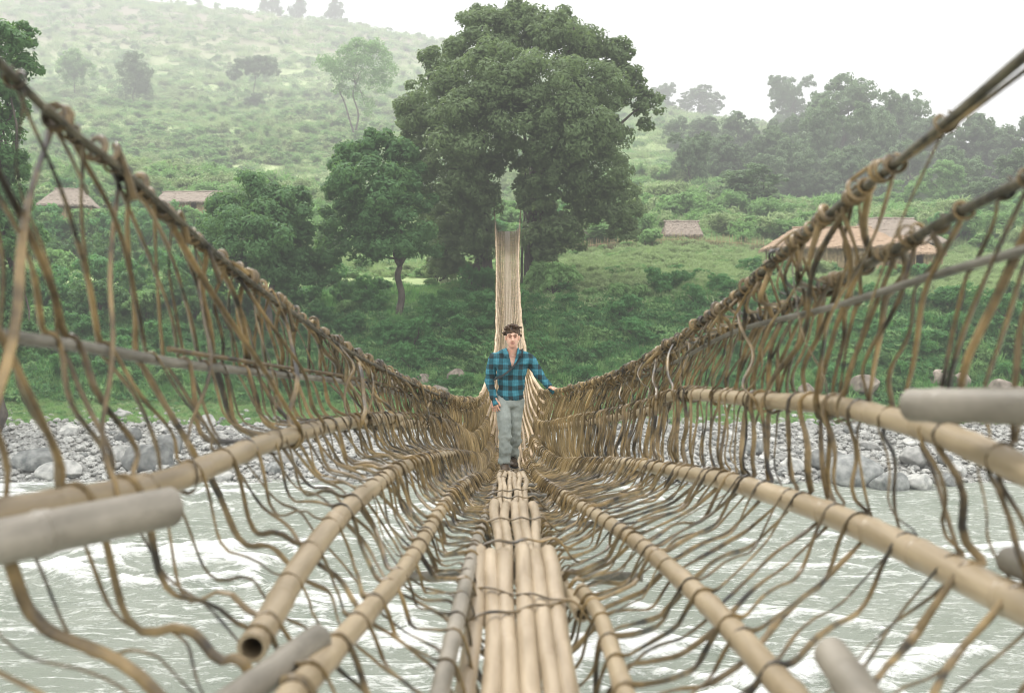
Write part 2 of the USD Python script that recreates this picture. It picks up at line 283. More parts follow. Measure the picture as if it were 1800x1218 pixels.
def crown(lobes, n, leaf, rng, puffs=22, puff_r=(0.26, 0.46), up=0.35, core=0.12, aspect=0.5):
    """Leaves in puffs round the surfaces of ellipsoid lobes (x, y, z, rx, ry, rz)."""
    lobes = np.asarray(lobes, float); w = (lobes[:, 3] * lobes[:, 5]); w = w / w.sum()
    ps, ns = [], []
    for L, share in zip(lobes, w):
        c, R = L[:3], L[3:]
        m = max(6, int(puffs)); d = rand_dirs(m, rng); d[:, 2] = np.where(d[:, 2] < -0.55, -d[:, 2], d[:, 2])
        pc = c + d * R * rng.uniform(0.62, 0.98, (m, 1)); pr = R.mean() * rng.uniform(*puff_r, m)
        k = max(20, int(n * share)); which = rng.integers(0, m, k)
        e = rand_dirs(k, rng) + d[which] * 0.35; e /= np.linalg.norm(e, axis=1, keepdims=True)
        u = rng.uniform(0.15, 1.0, k) ** 0.45
        p = pc[which] + e * pr[which, None] * u[:, None] * np.array([1.0, 1.0, 0.8])
        ins = rng.random(k) < core
        p[ins] = c + (rand_dirs(int(ins.sum()), rng) * R) * rng.uniform(0, 0.8, (int(ins.sum()), 1))
        ps.append(p); ns.append(e + np.array([0, 0, up]) + 0.55 * rand_dirs(k, rng))
    p, nn = np.vstack(ps), np.vstack(ns)
    return leaf_quads(p, nn, leaf * rng.uniform(0.65, 1.3, len(p)), rng, aspect)
def limb(a, b, r0, r1, rng, n=9, bend=0.12, sides=7):
    a, b = np.asarray(a, float), np.asarray(b, float); L = np.linalg.norm(b - a)
    t = np.linspace(0, 1, 5)[:, None]; pts = a + (b - a) * t
    pts[1:-1] += rng.normal(size=(3, 3)) * L * bend * np.array([1, 1, 0.4]); pts[1] = pts[1] * 0.6 + (a + np.array([0, 0, L * 0.25])) * 0.4
    return tube(spline(pts, n), np.linspace(r0, r1, n), sides)
def build_tree(parent, trunk_base, fork, lobes, n, leaf, leafmat, rng, r0, limbs=None, **kw):
    lobes = np.asarray(lobes, float)
    parts = [limb(trunk_base, fork, r0, r0 * 0.72, rng, 10, 0.04, 9)]
    pick = range(len(lobes)) if limbs is None else rng.choice(len(lobes), min(limbs, len(lobes)), replace=False)
    for i in pick:
        e = lobes[i, :3] + np.array([0, 0, lobes[i, 5] * 0.3])
        parts.append(limb(fork, e, r0 * 0.42, r0 * 0.05, rng, 9, 0.07, 6))
    obj('trunk', cat_meshes(parts), 'bark', parent, smooth=True)
    obj('crown', crown(lobes, n, leaf, rng, **kw), leafmat, parent, smooth=False)
def px_lobe(px, py, r, d, depth=0.0, squash=0.9):
    q = at(px, py, d + depth); R = r / FPX * d
    return [q[0], q[1], q[2], R, R * 0.95, R * squash]

# ---- the great fig tree that carries the bridge
D0 = 88.0
rng = np.random.default_rng(11)
big_lobes = [px_lobe(*a) for a in [
    (862, 72, 66, D0, 1), (925, 66, 58, D0, 3), (985, 78, 62, D0, 0), (1040, 95, 52, D0, 2), (800, 118, 62, D0, 0), (1085, 155, 48, D0, 1), (770, 190, 66, D0, -2), (860, 150, 72, D0, -5),
    (950, 160, 76, D0, -6), (1040, 170, 66, D0, -3), (745, 250, 44, D0, 0), (830, 240, 74, D0, -6), (920, 215, 62, D0, -7), (1000, 245, 76, D0, -6), (1068, 238, 42, D0, 0), (790, 320, 62, D0, -4),
    (1140, 188, 30, D0, 1), (1133, 222, 16, D0, 1), (975, 315, 60, D0, -4), (1045, 310, 62, D0, -3), (1085, 365, 52, D0, -1), (1020, 375, 40, D0, 0), (830, 370, 48, D0, -2), (960, 385, 42, D0, 1), (1095, 410, 28, D0, -1), (800, 420, 46, D0, 1), (850, 300, 34, D0, -2), (945, 300, 38, D0, 4), (897, 262, 32, D0, -2), (914, 292, 17, D0, -3), (917, 325, 15, D0, -3), (884, 284, 13, D0, -3), (921, 362, 14, D0, -3), (948, 345, 36, D0, -3), (985, 410, 34, D0, -3), (942, 415, 26, D0, -2), (958, 452, 26, D0, -2), (848, 345, 30, D0, -3), (845, 405, 30, D0, -3), (770, 380, 44, D0, 3), (835, 440, 38, D0, -1), (785, 470, 38, D0, 2), (838, 490, 30, D0, 1), (950, 440, 34, D0, 1), (1000, 425, 30, D0, 1), (955, 480, 24, D0, 0), (720, 215, 24, D0, 0), (735, 300, 34, D0, 1), (1085, 95, 30, D0, 1), (1115, 155, 26, D0, 1), (905, 35, 36, D0, 2), (850, 36, 30, D0, 2), (985, 40, 30, D0, 2)]]
t0 = thing('fig_tree', (0, 0, 0), label='huge round dark fig tree carrying the far end of the bridge', cat='tree')
base = at(888, 522, D0 + 1.0); base[2] = float(gz(base[0], base[1])) - 0.3
tr = []
for px, r in ((856, 0.5), (930, 0.42), (842, 0.3), (950, 0.26)):
    b_ = at(px, 520, D0 + 0.6); b_[2] = float(gz(b_[0], b_[1])) - 0.3; f_ = at(px + (-6 if px < 890 else 6), 300, D0)
    tr.append(limb(b_, f_, r * 1.15, r * 0.7, rng, 14, 0.02, 10))
    for i in rng.choice(len(big_lobes), 8, replace=False):
        L = big_lobes[i]
        if (L[0] - f_[0]) * (1 if px > 890 else -1) > -3: tr.append(limb(f_, np.array(L[:3]) + [0, 0, L[5] * 0.4], r * 0.45, 0.05, rng, 10, 0.06, 6))
for px, py0 in ((1115, 195), (1090, 240)): tr.append(limb(at(960, 320, D0), at(px + 20, py0 - 12, D0 + 1), 0.35, 0.07, rng, 10, 0.03, 6))
for k in range(16):                                      # aerial roots and hanging stems
    px = rng.uniform(842, 868) if k % 2 else rng.uniform(918, 955); a_ = at(px, rng.uniform(300, 360), D0 + rng.uniform(-1, 2)); b_ = a_ + [rng.normal() * 0.3, 0, 0]; b_[2] = float(gz(b_[0], b_[1])) - 0.2
    tr.append(limb(b_, a_, 0.13, 0.07, rng, 8, 0.015, 5))
obj('trunk', cat_meshes(tr), 'bark', t0, smooth=True)
obj('crown', crown(np.array(big_lobes) * np.array([1, 1, 1, 1.0, 1.0, 1.0]), 120000, 0.215, rng, puffs=34, puff_r=(0.22, 0.42), core=0.14), 'leaf_fig', t0, smooth=False)

def lobe_tree(name, label, lobes, n, leaf, lm, r0, base_px, base_py, d, fork_py, cat='tree', seed=1, **kw):
    rng = np.random.default_rng(seed); b = at(base_px, base_py, d); b[2] = min(b[2], float(gz(b[0], b[1])) - 0.2) if base_py > 300 else float(gz(b[0], b[1])) - 0.3
    t = thing(name, (0, 0, 0), label=label, cat=cat)
    build_tree(t, b, at(base_px, fork_py, d), [px_lobe(*l) for l in lobes], n, leaf, lm, rng, r0, **kw)
    return t
lobe_tree('broadleaf_tree', 'bright green leafy tree touching the left side of the huge fig tree', [(655, 265, 42, 80), (620, 290, 40, 80, -1), (700, 285, 42, 80, 1), (650, 340, 66, 80, -3), (715, 350, 48, 80, 0), (610, 390, 50, 80, 0), (690, 415, 62, 80, -3), (640, 440, 46, 80, -1), (735, 430, 40, 80, 2), (605, 335, 36, 80, 1)], 26000, 0.22, 'leaf_mid', 0.32, 703, 512, 80, 470, seed=12)
lobe_tree('broadleaf_tree', 'wide bushy round tree left of the bright green tree, in front of the long hut', [(450, 350, 52, 78), (400, 385, 48, 78, 1), (510, 375, 54, 78, 0), (450, 420, 70, 78, -3), (540, 440, 48, 78, 1), (385, 450, 44, 78, 0), (490, 480, 56, 78, -1), (560, 480, 40, 78, 2), (420, 490, 42, 78, 1)], 26000, 0.21, 'leaf_mid', 0.3, 470, 530, 78, 470, seed=13)
lobe_tree('tall_tree', 'tall dark tree cut off by the left edge of the picture', [(0, 85, 52, 62), (38, 70, 30, 62, 1), (45, 128, 30, 62, 0), (-30, 150, 60, 62, -1), (5, 200, 48, 62, 0), (-20, 270, 60, 62, 0), (15, 300, 40, 62, 1), (-10, 360, 60, 62, 0), (20, 420, 50, 62, 0), (-20, 470, 60, 62, 1), (25, 520, 46, 62, 1), (0, 590, 56, 62, 0), (40, 610, 40, 62, 1), (-80, 200, 70, 62), (-90, 350, 80, 62), (-80, 500, 80, 62)], 30000, 0.19, 'leaf_mid', 0.4, -15, 690, 62, 380, seed=14)
RD = 1060
def solve_d(px, py, lo=110, hi=1100):
    d = np.geomspace(lo, hi, 400); z = gz((px - 900) / FPX * d, d); row = HOR - (z - CZ) / d * FPX
    return float(d[np.argmin(np.abs(row - py))])
def crest(px):
    d = np.linspace(500, 1300, 400); z = gz((px - 900) / FPX * d, d); row = HOR - (z - CZ) / d * FPX; i = int(np.argmin(row)); return float(d[i]), float(row[i])
def redo(lobes, d): return [(l[0], l[1], l[2], d, *l[4:]) for l in lobes]
# slender open tree and the others on the hillside
def hill_tree(name, label, lobes, n, leaf, lm, r0, bpx, bpy, d, fpy, seed, twin=None, fixed=False, **kw):
    if not fixed: d = solve_d(bpx, bpy); lobes = redo(lobes, d)
    leaf = leaf if fixed else leaf * d / 300; rng = np.random.default_rng(seed); t = thing(name, (0, 0, 0), label=label, cat='tree')
    L = np.array([px_lobe(*l) for l in lobes]); b = at(bpx, bpy, d); b[2] = min(float(gz(b[0], b[1])), b[2]) - 0.5
    parts = []
    for fx, fy in ([(bpx, fpy)] + (twin or [])):
        f = at(fx, fy, d); parts.append(limb(b, f, r0, r0 * 0.6, rng, 12, 0.03, 7))
        for l in L:
            if twin is None or abs(l[0] - f[0]) < 5: parts.append(limb(f, l[:3] + [0, 0, l[5] * 0.4], r0 * 0.5, r0 * 0.08, rng, 8, 0.06, 5))
    obj('trunk', cat_meshes(parts), 'bark', t, smooth=True)
    obj('crown', crown(L, n, leaf, rng, **kw), lm, t, smooth=False)
hill_tree('slender_tree', 'tall slender tree with two pale trunks and thin open crown on the hillside', [(640, 92, 26, 240), (612, 100, 24, 240), (668, 104, 24, 240, 2), (590, 122, 24, 240), (636, 122, 30, 240, -2), (680, 122, 20, 240), (570, 112, 18, 240), (606, 138, 24, 240), (655, 146, 26, 240), (676, 145, 16, 240), (646, 182, 14, 240), (598, 160, 14, 240), (625, 165, 16, 240), (660, 82, 16, 240), (628, 80, 16, 240), (648, 200, 10, 240)], 15000, 0.30, 'leaf_light', 0.36, 625, 247, 240, 150, 21, twin=[(598, 165)], puffs=30, puff_r=(0.25, 0.5), core=0.15)
hill_tree('flat_topped_tree', 'small flat topped tree with drooping sides on the hillside', [(448, 108, 18, 300, 0, 0.5), (470, 112, 20, 300, 0, 0.5), (425, 116, 18, 300, 0, 0.6), (480, 126, 14, 300, 0, 0.6), (412, 132, 13, 300, 0, 0.9), (450, 124, 20, 300, 0, 0.5)], 5000, 0.4, 'leaf_far', 0.3, 447, 175, 300, 130, 22, puffs=22)
hill_tree('hill_bush', 'low flat dark bush right below the flat topped tree', [(447, 172, 16, 290, 0, 0.5), (440, 180, 14, 290, 0, 0.6), (455, 182, 12, 290, 0, 0.6)], 1200, 0.5, 'leaf_far', 0.2, 447, 195, 290, 180, 23, puffs=8)
hill_tree('hazy_tree', 'hazy pale spreading tree, leftmost on the misty hillside', [(130, 105, 20, 400), (118, 120, 18, 400), (145, 122, 20, 400), (132, 138, 20, 400)], 3500, 0.45, 'leaf_light', 0.3, 131, 175, 400, 140, 24, puffs=22, puff_r=(0.3,0.55))
hill_tree('hazy_tree', 'hazy conical tree on the hillside between the leftmost one and the flat topped tree', [(236, 105, 16, 310), (228, 122, 22, 310), (246, 128, 22, 310), (236, 148, 26, 310), (240, 165, 26, 310)], 5000, 0.4, 'leaf_far', 0.3, 236, 190, 310, 150, 25, puffs=22, puff_r=(0.3, 0.55))
# trees against the sky on the ridge
for px, py, h, w, lab, sd in ((478, 24, 52, 20, 'leftmost of three hazy trees standing on the ridge', 31), (525, 30, 40, 17, 'middle one of three hazy trees standing on the ridge', 32), (590, 44, 48, 18, 'rightmost and most conical of three hazy trees on the ridge', 33)):
    RD, row = crest(px); py = row + 3
    lob = [(px, py - h * 0.25, w * 1.0, RD), (px - 4, py - h * 0.48, w * 0.82, RD), (px + 3, py - h * 0.7, w * 0.6, RD), (px, py - h * 0.92, w * 0.36, RD)]
    hill_tree('ridge_tree', lab, lob, 2200, 1.3, 'leaf_far', 0.9, px, py + 4, RD, py - h * 0.4, sd, puffs=16, fixed=True)

# ---- prototypes for the forest, the hillside and the bank
def round_lobes(rng, k, spread, flat=0.75):
    L = []
    for i in range(k):
        a = rng.uniform(0, 2 * math.pi); r = spread * math.sqrt(rng.random())
        L.append([r * math.cos(a), r * math.sin(a), rng.uniform(0.25, 0.95) * (1 - 0.25 * r), *(rng.uniform(0.26, 0.42) * np.array([1, 1, flat]))])
    return L
TREES = []
for i in range(5):                                        # forest trees, 2 units wide, about 2 tall
    rng = np.random.default_rng(40 + i); pr = proto(f'forest_tree_kind_{"abcde"[i]}')
    L = []
    for k in range(18):
        a = rng.uniform(0, 2 * math.pi); r = 0.66 * math.sqrt(rng.random()); z = 0.35 + 1.4 * (k + rng.random()) / 18; r *= (1.15 - 0.35 * abs(z - 1.1))
        L.append([r * math.cos(a), r * math.sin(a), z, *(rng.uniform(0.24, 0.44) * np.array([1, 1, 0.85]))])
    build_tree(pr, (0, 0, -0.1), (0.03, 0, 0.7), L, 10000, 0.05, 'leaf_far' if i != 2 else 'leaf_light', rng, 0.055, limbs=8, puffs=14)
    TREES.append(pr)
BUSH = []
for i, lm in enumerate(['leaf_bank', 'leaf_bank', 'leaf_mid', 'leaf_bank', 'leaf_light', 'leaf_mid']):
    rng = np.random.default_rng(60 + i); pr = proto(f'bush_kind_{"abcdef"[i]}')
    L = round_lobes(rng, 9, 0.62)
    parts = [limb((0.05 * k, 0, -0.1), L[k][:3], 0.035, 0.012, rng, 6, 0.08, 5) for k in range(5)]
    obj('stem', cat_meshes(parts), 'bark', pr, smooth=True)
    obj('foliage', crown(L, 3000, 0.062, rng, puffs=14, core=0.15), lm, pr, smooth=False); BUSH.append(pr)
def feather_mesh(rng, n=60, segs=11, leaf=0.16):
    ps, ns = [], []
    for k in range(n):
        a = rng.uniform(0, 2 * math.pi); out = rng.uniform(0.25, 0.85); h = rng.uniform(0.9, 1.7)
        t = np.linspace(0.25, 1, segs)[:, None]
        c = np.concatenate([np.cos(a) * out * t ** 1.6, np.sin(a) * out * t ** 1.6, h * (t - 0.35 * t ** 3)], 1)
        c = np.repeat(c, 3, 0) + rng.normal(size=(segs * 3, 3)) * 0.07; ps.append(c); ns.append(np.tile([math.cos(a) * 0.5, math.sin(a) * 0.5, 1], (segs * 3, 1)) + rng.normal(size=(segs * 3, 3)) * 0.5)
    return leaf_quads(np.vstack(ps), np.vstack(ns), leaf * rng.uniform(0.6, 1.1, n * segs * 3), rng, 0.22)
FEATHER = []
for i in range(3):
    rng = np.random.default_rng(80 + i); pr = proto(f'feathery_bush_kind_{"abc"[i]}')
    obj('foliage', feather_mesh(rng), ['leaf_light', 'leaf_pale', 'leaf_light'][i], pr, smooth=False); FEATHER.append(pr)

# forest on the right and along the ridge
FOREST = [  # column, row of the top, width and height in pixels, kind, metres (or None: where the ground lies that high), label
    (1392, 135, 92, 120, 0, None, 'round dark forest tree standing out highest at the left of the right hand wood'), (1480, 133, 160, 165, 1, None, 'broad high tree at the middle of the right hand wood, against the sky'),
    (1588, 163, 128, 150, 3, None, 'wide drooping tree at the right shoulder of the right hand wood, against the sky'), (1160, 150, 66, 60, 0, 700, 'hazy domed tree on the skyline just right of the fig tree'), (1228, 152, 92, 60, 4, 700, 'second hazy domed tree on the skyline right of the fig tree'),
    (1318, 300, 150, 108, 1, 165, 'broad green tree standing alone behind the small hut and the thatched house'), (1212, 232, 84, 110, 0, None, 'small dim tree at the left end of the right hand wood')]
def forest_tree(k, px, top, w, h, d, rz, label, group=None):
    if d is None: d = solve_d(px, top + h * 0.93, 150, 700)
    q_ = at(px, top, d); z_ = float(gz(q_[0], q_[1])); sx = w / FPX * d / 2.0; sz = max((q_[2] - z_) / 1.95, h / FPX * d / 2.6); z_ = min(z_, q_[2] - 1.9 * sz)
    copy_of(TREES[k], 'forest_tree', (q_[0], q_[1], z_), rz, (sx, sx, sz), label, 'tree', group)
for px, top_, w, h, k, d, lab in FOREST: forest_tree(k, px, top_, w, h, d, 37 * k + px, lab)
rng = np.random.default_rng(5)
for i, (px, top_, w, h) in enumerate([(1440, 190, 110, 140), (1532, 185, 120, 160), (1640, 205, 100, 120), (1690, 212, 110, 125), (1750, 205, 120, 135), (1805, 192, 120, 145), (1860, 200, 120, 140), (1910, 205, 120, 140), (1600, 248, 104, 120), (1700, 262, 112, 115), (1780, 262, 112, 115),
        (1480, 258, 115, 125), (1405, 248, 104, 125), (1545, 285, 95, 105), (1655, 282, 95, 105), (1860, 270, 105, 120), (1262, 238, 90, 95), (1335, 228, 100, 105), (1302, 205, 88, 80), (1378, 205, 92, 95), (1236, 206, 76, 66), (1185, 212, 66, 62), (1292, 262, 80, 80), (1350, 275, 90, 90), (1440, 300, 90, 80), (1500, 310, 90, 80), (1590, 315, 90, 80), (1720, 320, 90, 70)]):
    w_ = f"{'at the top' if top_ < 215 else 'halfway up' if top_ < 265 else 'at the foot'} of the right hand wood {'at its left end' if px < 1350 else 'near its highest trees' if px < 1600 else 'towards the right edge'}"
    forest_tree(int(rng.integers(0, 5)) if i % 3 else 1, px, top_, w, h, None, rng.uniform(0, 360), 'leafy tree ' + w_, 'trees ' + w_)

def zone(px):
    for lim, w in ((180, 'at the left edge'), (380, 'below the left hand huts'), (580, 'by the wide bushy tree'), (760, 'by the bright green tree'), (895, 'just left of the bridge'), (1000, 'just right of the bridge'), (1160, 'below the fig tree'), (1330, 'below the small hut'), (1640, 'below the large thatched house')):
        if px < lim: return w
    return 'at the right edge'
def hill_zone(px):
    for lim, w in ((250, 'above the far left hut'), (400, 'above the long low hut'), (560, 'below the flat topped tree'), (720, 'around the slender tree'), (950, 'behind the fig tree'), (1180, 'right of the fig tree'), (1400, 'below the wood')):
        if px < lim: return w
    return 'behind the thatched house'
TINT = {0: 'leafy green', 1: 'leafy green', 3: 'leafy green', 2: 'dark green', 5: 'dark green', 4: 'light green'}
# ---- bushes: the bank (largest as things)
rng = np.random.default_rng(91)
CLEAR = [(at(1490, 470, 100)[0], 100, 9.5), (at(1195, 425, 122)[0], 122, 6), (at(125, 400, 128)[0], 128, 6), (at(335, 400, 132)[0], 132, 8)]
def clear(x, y, r): return all((x - a) ** 2 + (y - b) ** 2 > (c * 0.75 + r * 0.6) ** 2 for a, b, c in CLEAR)
bank = []
for _ in range(4000):
    y = rng.uniform(70.5, 86); x = rng.uniform(-0.60, 0.62) * y
    pxx = 900 + x / y * FPX
    if y > 82 and pxx > 1000: continue
    if 660 < pxx < 760 and y > 78: continue
    r = rng.uniform(1.0, 2.5) * (0.7 if y < 73 else 1.0)
    if abs(x) < 1.8 and y > 81: continue
    if all((x - a) ** 2 + (y - b) ** 2 > (0.62 * (r + c)) ** 2 for a, b, c in bank): bank.append((x, y, r))
    if len(bank) > 235: break
def sector(x):
    p = 900 + x * 1.0
    return p
for x, y, r in bank:
    pxx = 900 + x / y * FPX; k = int(rng.choice([0, 1, 3, 2, 4, 5], p=[.22, .22, .2, .08, .2, .08]))
    w = f"{'low' if y < 74 else 'halfway up' if y < 79.5 else 'high'} on the far bank {zone(pxx)}"; lab, grp = f'{TINT[k]} bush {w}', f'{TINT[k]} bushes {w}'
    copy_of(BUSH[k], 'bank_bush', (x, y, float(gz(x, y)) - 0.15), rng.uniform(0, 360), (r, r, r * rng.uniform(0.8, 1.25)), lab, 'bush', grp)
# bushes right behind the bank and beside the trees on the left
for x, y, r, k in [(at(p, 500, d)[0], d, r, k) for p, d, r, k in ((90, 95, 3.0, 4), (160, 92, 3.2, 1), (250, 92, 3.4, 0), (320, 88, 3.2, 3), (210, 104, 3.4, 5), (120, 108, 3.0, 2), (60, 84, 3.6, 1), (330, 100, 2.8, 5), (570, 95, 3.2, 1), (770, 95, 3.0, 3), (260, 82, 3.4, 5), (170, 80, 3.2, 2), (350, 80, 2.6, 5), (90, 121, 4.4, 0), (150, 120, 4.0, 4), (200, 122, 3.8, 3), (290, 124, 4.3, 1), (330, 122, 4.2, 4), (375, 124, 4.2, 0), (60, 112, 3.6, 4), (250, 118, 3.4, 1))]:
    copy_of(BUSH[k], 'thicket_bush', (x, y, float(gz(x, y)) - 0.2), rng.uniform(0, 360), (r, r, r * 1.1), f"big bush {'right before the left hand huts' if y > 106 else 'between bank and left hand huts' if y > 91 else 'at the top of the bank'}, {zone(900 + x / y * FPX)}", 'bush', f"big bushes {'by the huts' if y > 106 else 'below the huts' if y > 91 else 'at the bank top'} {zone(900 + x / y * FPX)}")
for p, d, r, lab in ((1330, 128, 3.8, 'round pale green bush between the small hut and the thatched house'), (1140, 115, 2.9, 'feathery green bush left of the small hut'), (640, 105, 2.0, 'bright small bush seen through the gap below the bright green tree')):
    x = at(p, 0, d)[0]; copy_of(BUSH[4], 'pale_bush', (x, d, float(gz(x, d)) - 0.2), p, (r, r, r * 0.8), lab, 'bush')

rng = np.random.default_rng(95)
for p in np.linspace(1330, 1660, 13):
    d = rng.uniform(91, 95); x = at(p, 0, d)[0]; r = rng.uniform(1.2, 2.1)
    copy_of([BUSH[4], BUSH[0], FEATHER[1]][int(rng.integers(0, 3))], 'field_bush', (x, d, float(gz(x, d)) - 0.15), rng.uniform(0, 360), (r, r, r * 0.9), 'pale leafy bush in the field in front of the large thatched house', 'bush', 'bushes in the field by the large thatched house')
for k in range(46):
    d = rng.uniform(81, 96); p = rng.uniform(945, 1390); x = at(p, 0, d)[0]; r = rng.uniform(0.7, 1.7)
    copy_of([BUSH[4], BUSH[0], FEATHER[0], FEATHER[2], BUSH[1]][int(rng.integers(0, 5))], 'field_bush', (x, d, float(gz(x, d)) - 0.2), rng.uniform(0, 360), (r, r, r * 0.75), 'low leafy shrub on the slope between the field and the bank bushes', 'bush', 'shrubs on the slope below the field')
for k in range(60):
    d = rng.uniform(95, 114); p = rng.uniform(955, 1345); x = at(p, 0, d)[0]; r = rng.uniform(0.5, 1.1)
    copy_of([FEATHER[1], BUSH[4], FEATHER[0]][k % 3], 'field_plant', (x, d, float(gz(x, d)) - 0.15), rng.uniform(0, 360), (r, r, r * 0.8), 'pale tall plant standing out of the crop in the green field', 'plant', 'tall plants in the green field')
for k in range(16):
    d = rng.uniform(88, 104); p = rng.uniform(590, 790); x = at(p, 0, d)[0]; r = rng.uniform(0.8, 1.5)
    copy_of([BUSH[4], FEATHER[1]][k % 2], 'field_bush', (x, d, float(gz(x, d)) - 0.2), rng.uniform(0, 360), (r, r, r * 0.75), 'bright low shrub under the bright green tree', 'bush', 'shrubs under the bright green tree')
for p in (1010, 1060, 1100, 1250, 1290, 960, 985):
    d = rng.uniform(112, 116); x = at(p, 0, d)[0]; r = rng.uniform(0.9, 1.7)
    copy_of([BUSH[4], FEATHER[0]][int(rng.integers(0, 2))], 'field_bush', (x, d, float(gz(x, d)) - 0.15), rng.uniform(0, 360), (r, r, r * 0.9), 'pale bush growing along the stick fence', 'bush', 'bushes along the stick fence')
# ---- hillside bushes: 300 as things, the rest one mass
cand = []
rng = np.random.default_rng(92)
while len(cand) < 7500:
    y = 120 * (1080 / 120) ** rng.random(); x = rng.uniform(-0.62, 0.62) * y
    pxx = 900 + x / y * FPX
    if pxx > 1080 and y < 150 and rng.random() < 0.8: continue
    if 1080 < pxx < 1185 and 230 < y < 420: continue
    dens = meshkit.noise(np.array([[x / 30, y / 30, 0.5]]), 3)[0]
    if rng.random() > (0.25 + 1.1 * dens) * (1.0 if y < 620 else 0.4): continue
    r = rng.uniform(1.0, 3.0) * (1 + y / 800) * (0.7 + 0.6 * dens)
    if not clear(x, y, r): continue
    cand.append((x, y, r, pxx))
C_ = np.array(cand); C_ = C_[np.argsort(-C_[:, 2] / C_[:, 1])]
gzs = gz(C_[:, 0], C_[:, 1])
for (x, y, r, pxx), z in zip(C_[:290], gzs[:290]):
    fe = meshkit.noise(np.array([[x / 25, y / 25, 7.7]]), 5)[0] > 0.5
    kk = int(rng.choice([1, 4, 4, 4])); pr = FEATHER[int(rng.integers(0, 3))] if fe else BUSH[kk]; w = f"{'at the foot of' if y < 165 else 'low on' if y < 260 else 'higher on'} the hill {hill_zone(pxx)}"; ad = 'feathery pale' if fe else f'rounded {TINT[kk]}'
    copy_of(pr, 'hill_bush', (x, y, z - 0.2), rng.uniform(0, 360), (r, r, r * rng.uniform(0.8, 1.2)), f'{ad} bush {w}', 'bush', f'{ad} bushes {w}')
rest, rz_ = C_[290:], gzs[290:]
protos = [crown(round_lobes(np.random.default_rng(100 + i), 6, 0.6), 520, 0.13, np.random.default_rng(110 + i), puffs=10) for i in range(4)] + [feather_mesh(np.random.default_rng(120 + i), 26, 7, 0.2) for i in range(2)]
fe = meshkit.noise(np.stack([rest[:, 0] / 25, rest[:, 1] / 25, 0 * rest[:, 0] + 7.7], 1), 5) > 0.5
idx = np.where(fe, rng.integers(4, 6, len(rest)), rng.integers(0, 4, len(rest)))
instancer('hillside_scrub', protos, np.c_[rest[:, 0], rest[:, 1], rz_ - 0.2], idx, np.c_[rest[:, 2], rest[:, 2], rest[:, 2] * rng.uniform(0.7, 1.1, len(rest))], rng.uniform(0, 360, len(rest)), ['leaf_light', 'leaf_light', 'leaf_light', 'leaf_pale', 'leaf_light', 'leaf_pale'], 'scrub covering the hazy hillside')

# ---- low ground cover
def tuft(rng, n, leaf, h=0.5):
    a = rng.uniform(0, 2 * math.pi, n); r = np.sqrt(rng.random(n)); z = rng.random(n) * h * (1 - 0.5 * r)
    p = np.c_[r * np.cos(a), r * np.sin(a), z]; return leaf_quads(p, np.c_[np.cos(a) * 0.6, np.sin(a) * 0.6, 0.9 + 0 * a] + 0.6 * rand_dirs(n, rng), leaf * rng.uniform(0.6, 1.2, n), rng, 0.42)
def blades(rng, n, h, w=0.02):
    a = rng.uniform(0, 2 * math.pi, n); r = np.sqrt(rng.random(n)) * 0.6; b = np.c_[r * np.cos(a), r * np.sin(a), 0 * a]
    tip = b + np.c_[rng.normal(size=n) * 0.22, rng.normal(size=n) * 0.22, h * rng.uniform(0.5, 1, n)]; s = np.c_[np.cos(a + 1), np.sin(a + 1), 0 * a] * w
    v = np.stack([b - s, b + s, tip], 1).reshape(-1, 3); return v, np.arange(3 * n).reshape(-1, 3)
T_ = [tuft(np.random.default_rng(130 + i), 90, 0.16) for i in range(4)] + [blades(np.random.default_rng(140 + i), 90, 0.8, 0.035) for i in range(2)]
def scatter(name, n, d0, d1, size, mats, label, test=None, seed=0, power=1.0, protos=T_, pick=None):
    rng = np.random.default_rng(seed); P = []
    y = d0 * (d1 / d0) ** (rng.random(n * 3)); x = rng.uniform(-0.6, 0.6, n * 3) * y
    pxx = 900 + x / y * FPX; keep = np.ones(len(x), bool) if test is None else test(x, y, pxx)
    x, y = x[keep][:n], y[keep][:n]; s = rng.uniform(*size, len(x)) * (y / d0) ** power
    instancer(name, protos, np.c_[x, y, gz(x, y) - 0.05], rng.integers(0, len(protos), len(x)) if pick is None else rng.choice(pick, len(x)), np.c_[s, s, s * rng.uniform(0.7, 1.2, len(x))], rng.uniform(0, 360, len(x)), mats, label)
scatter('bank_ground_cover', 12000, 69.5, 92, (0.6, 1.3), ['leaf_bank', 'leaf_mid', 'leaf_bank', 'leaf_light', 'leaf_light', 'leaf_bank'], 'low leafy plants covering the far bank', seed=1, power=0, test=lambda x, y, p: ~((p > 930) & (y > 82)))
scatter('bank_grass', 11000, 65.0, 71.5, (0.3, 0.6), ['leaf_light', 'leaf_pale', 'leaf_light', 'leaf_bank', 'leaf_pale', 'leaf_light'], 'short grass strip above the cobbles', seed=2, power=0)
scatter('field_crop', 11000, 80, 125, (0.4, 1.3), ['leaf_pale', 'leaf_pale', 'leaf_light', 'leaf_pale', 'leaf_pale', 'leaf_pale'], 'pale green crop on the field by the huts', seed=3, power=0.3, test=lambda x, y, p: (p > 930))
scatter('field_ferns', 3200, 82, 123, (0.45, 0.95), ['leaf_pale'], 'ferny pale plants growing thickly in the field', seed=12, power=0, test=lambda x, y, p: (p > 935), protos=[feather_mesh(np.random.default_rng(150 + i), 18, 7, 0.2) for i in range(3)])
scatter('hill_grass', 22000, 100, 980, (0.8, 1.7), ['leaf_light', 'leaf_pale', 'leaf_light', 'leaf_mid', 'leaf_pale', 'leaf_pale'], 'grass and ferns on the hillside', seed=4, power=0.75, test=lambda x, y, p: ~((p > 930) & (y < 120)))

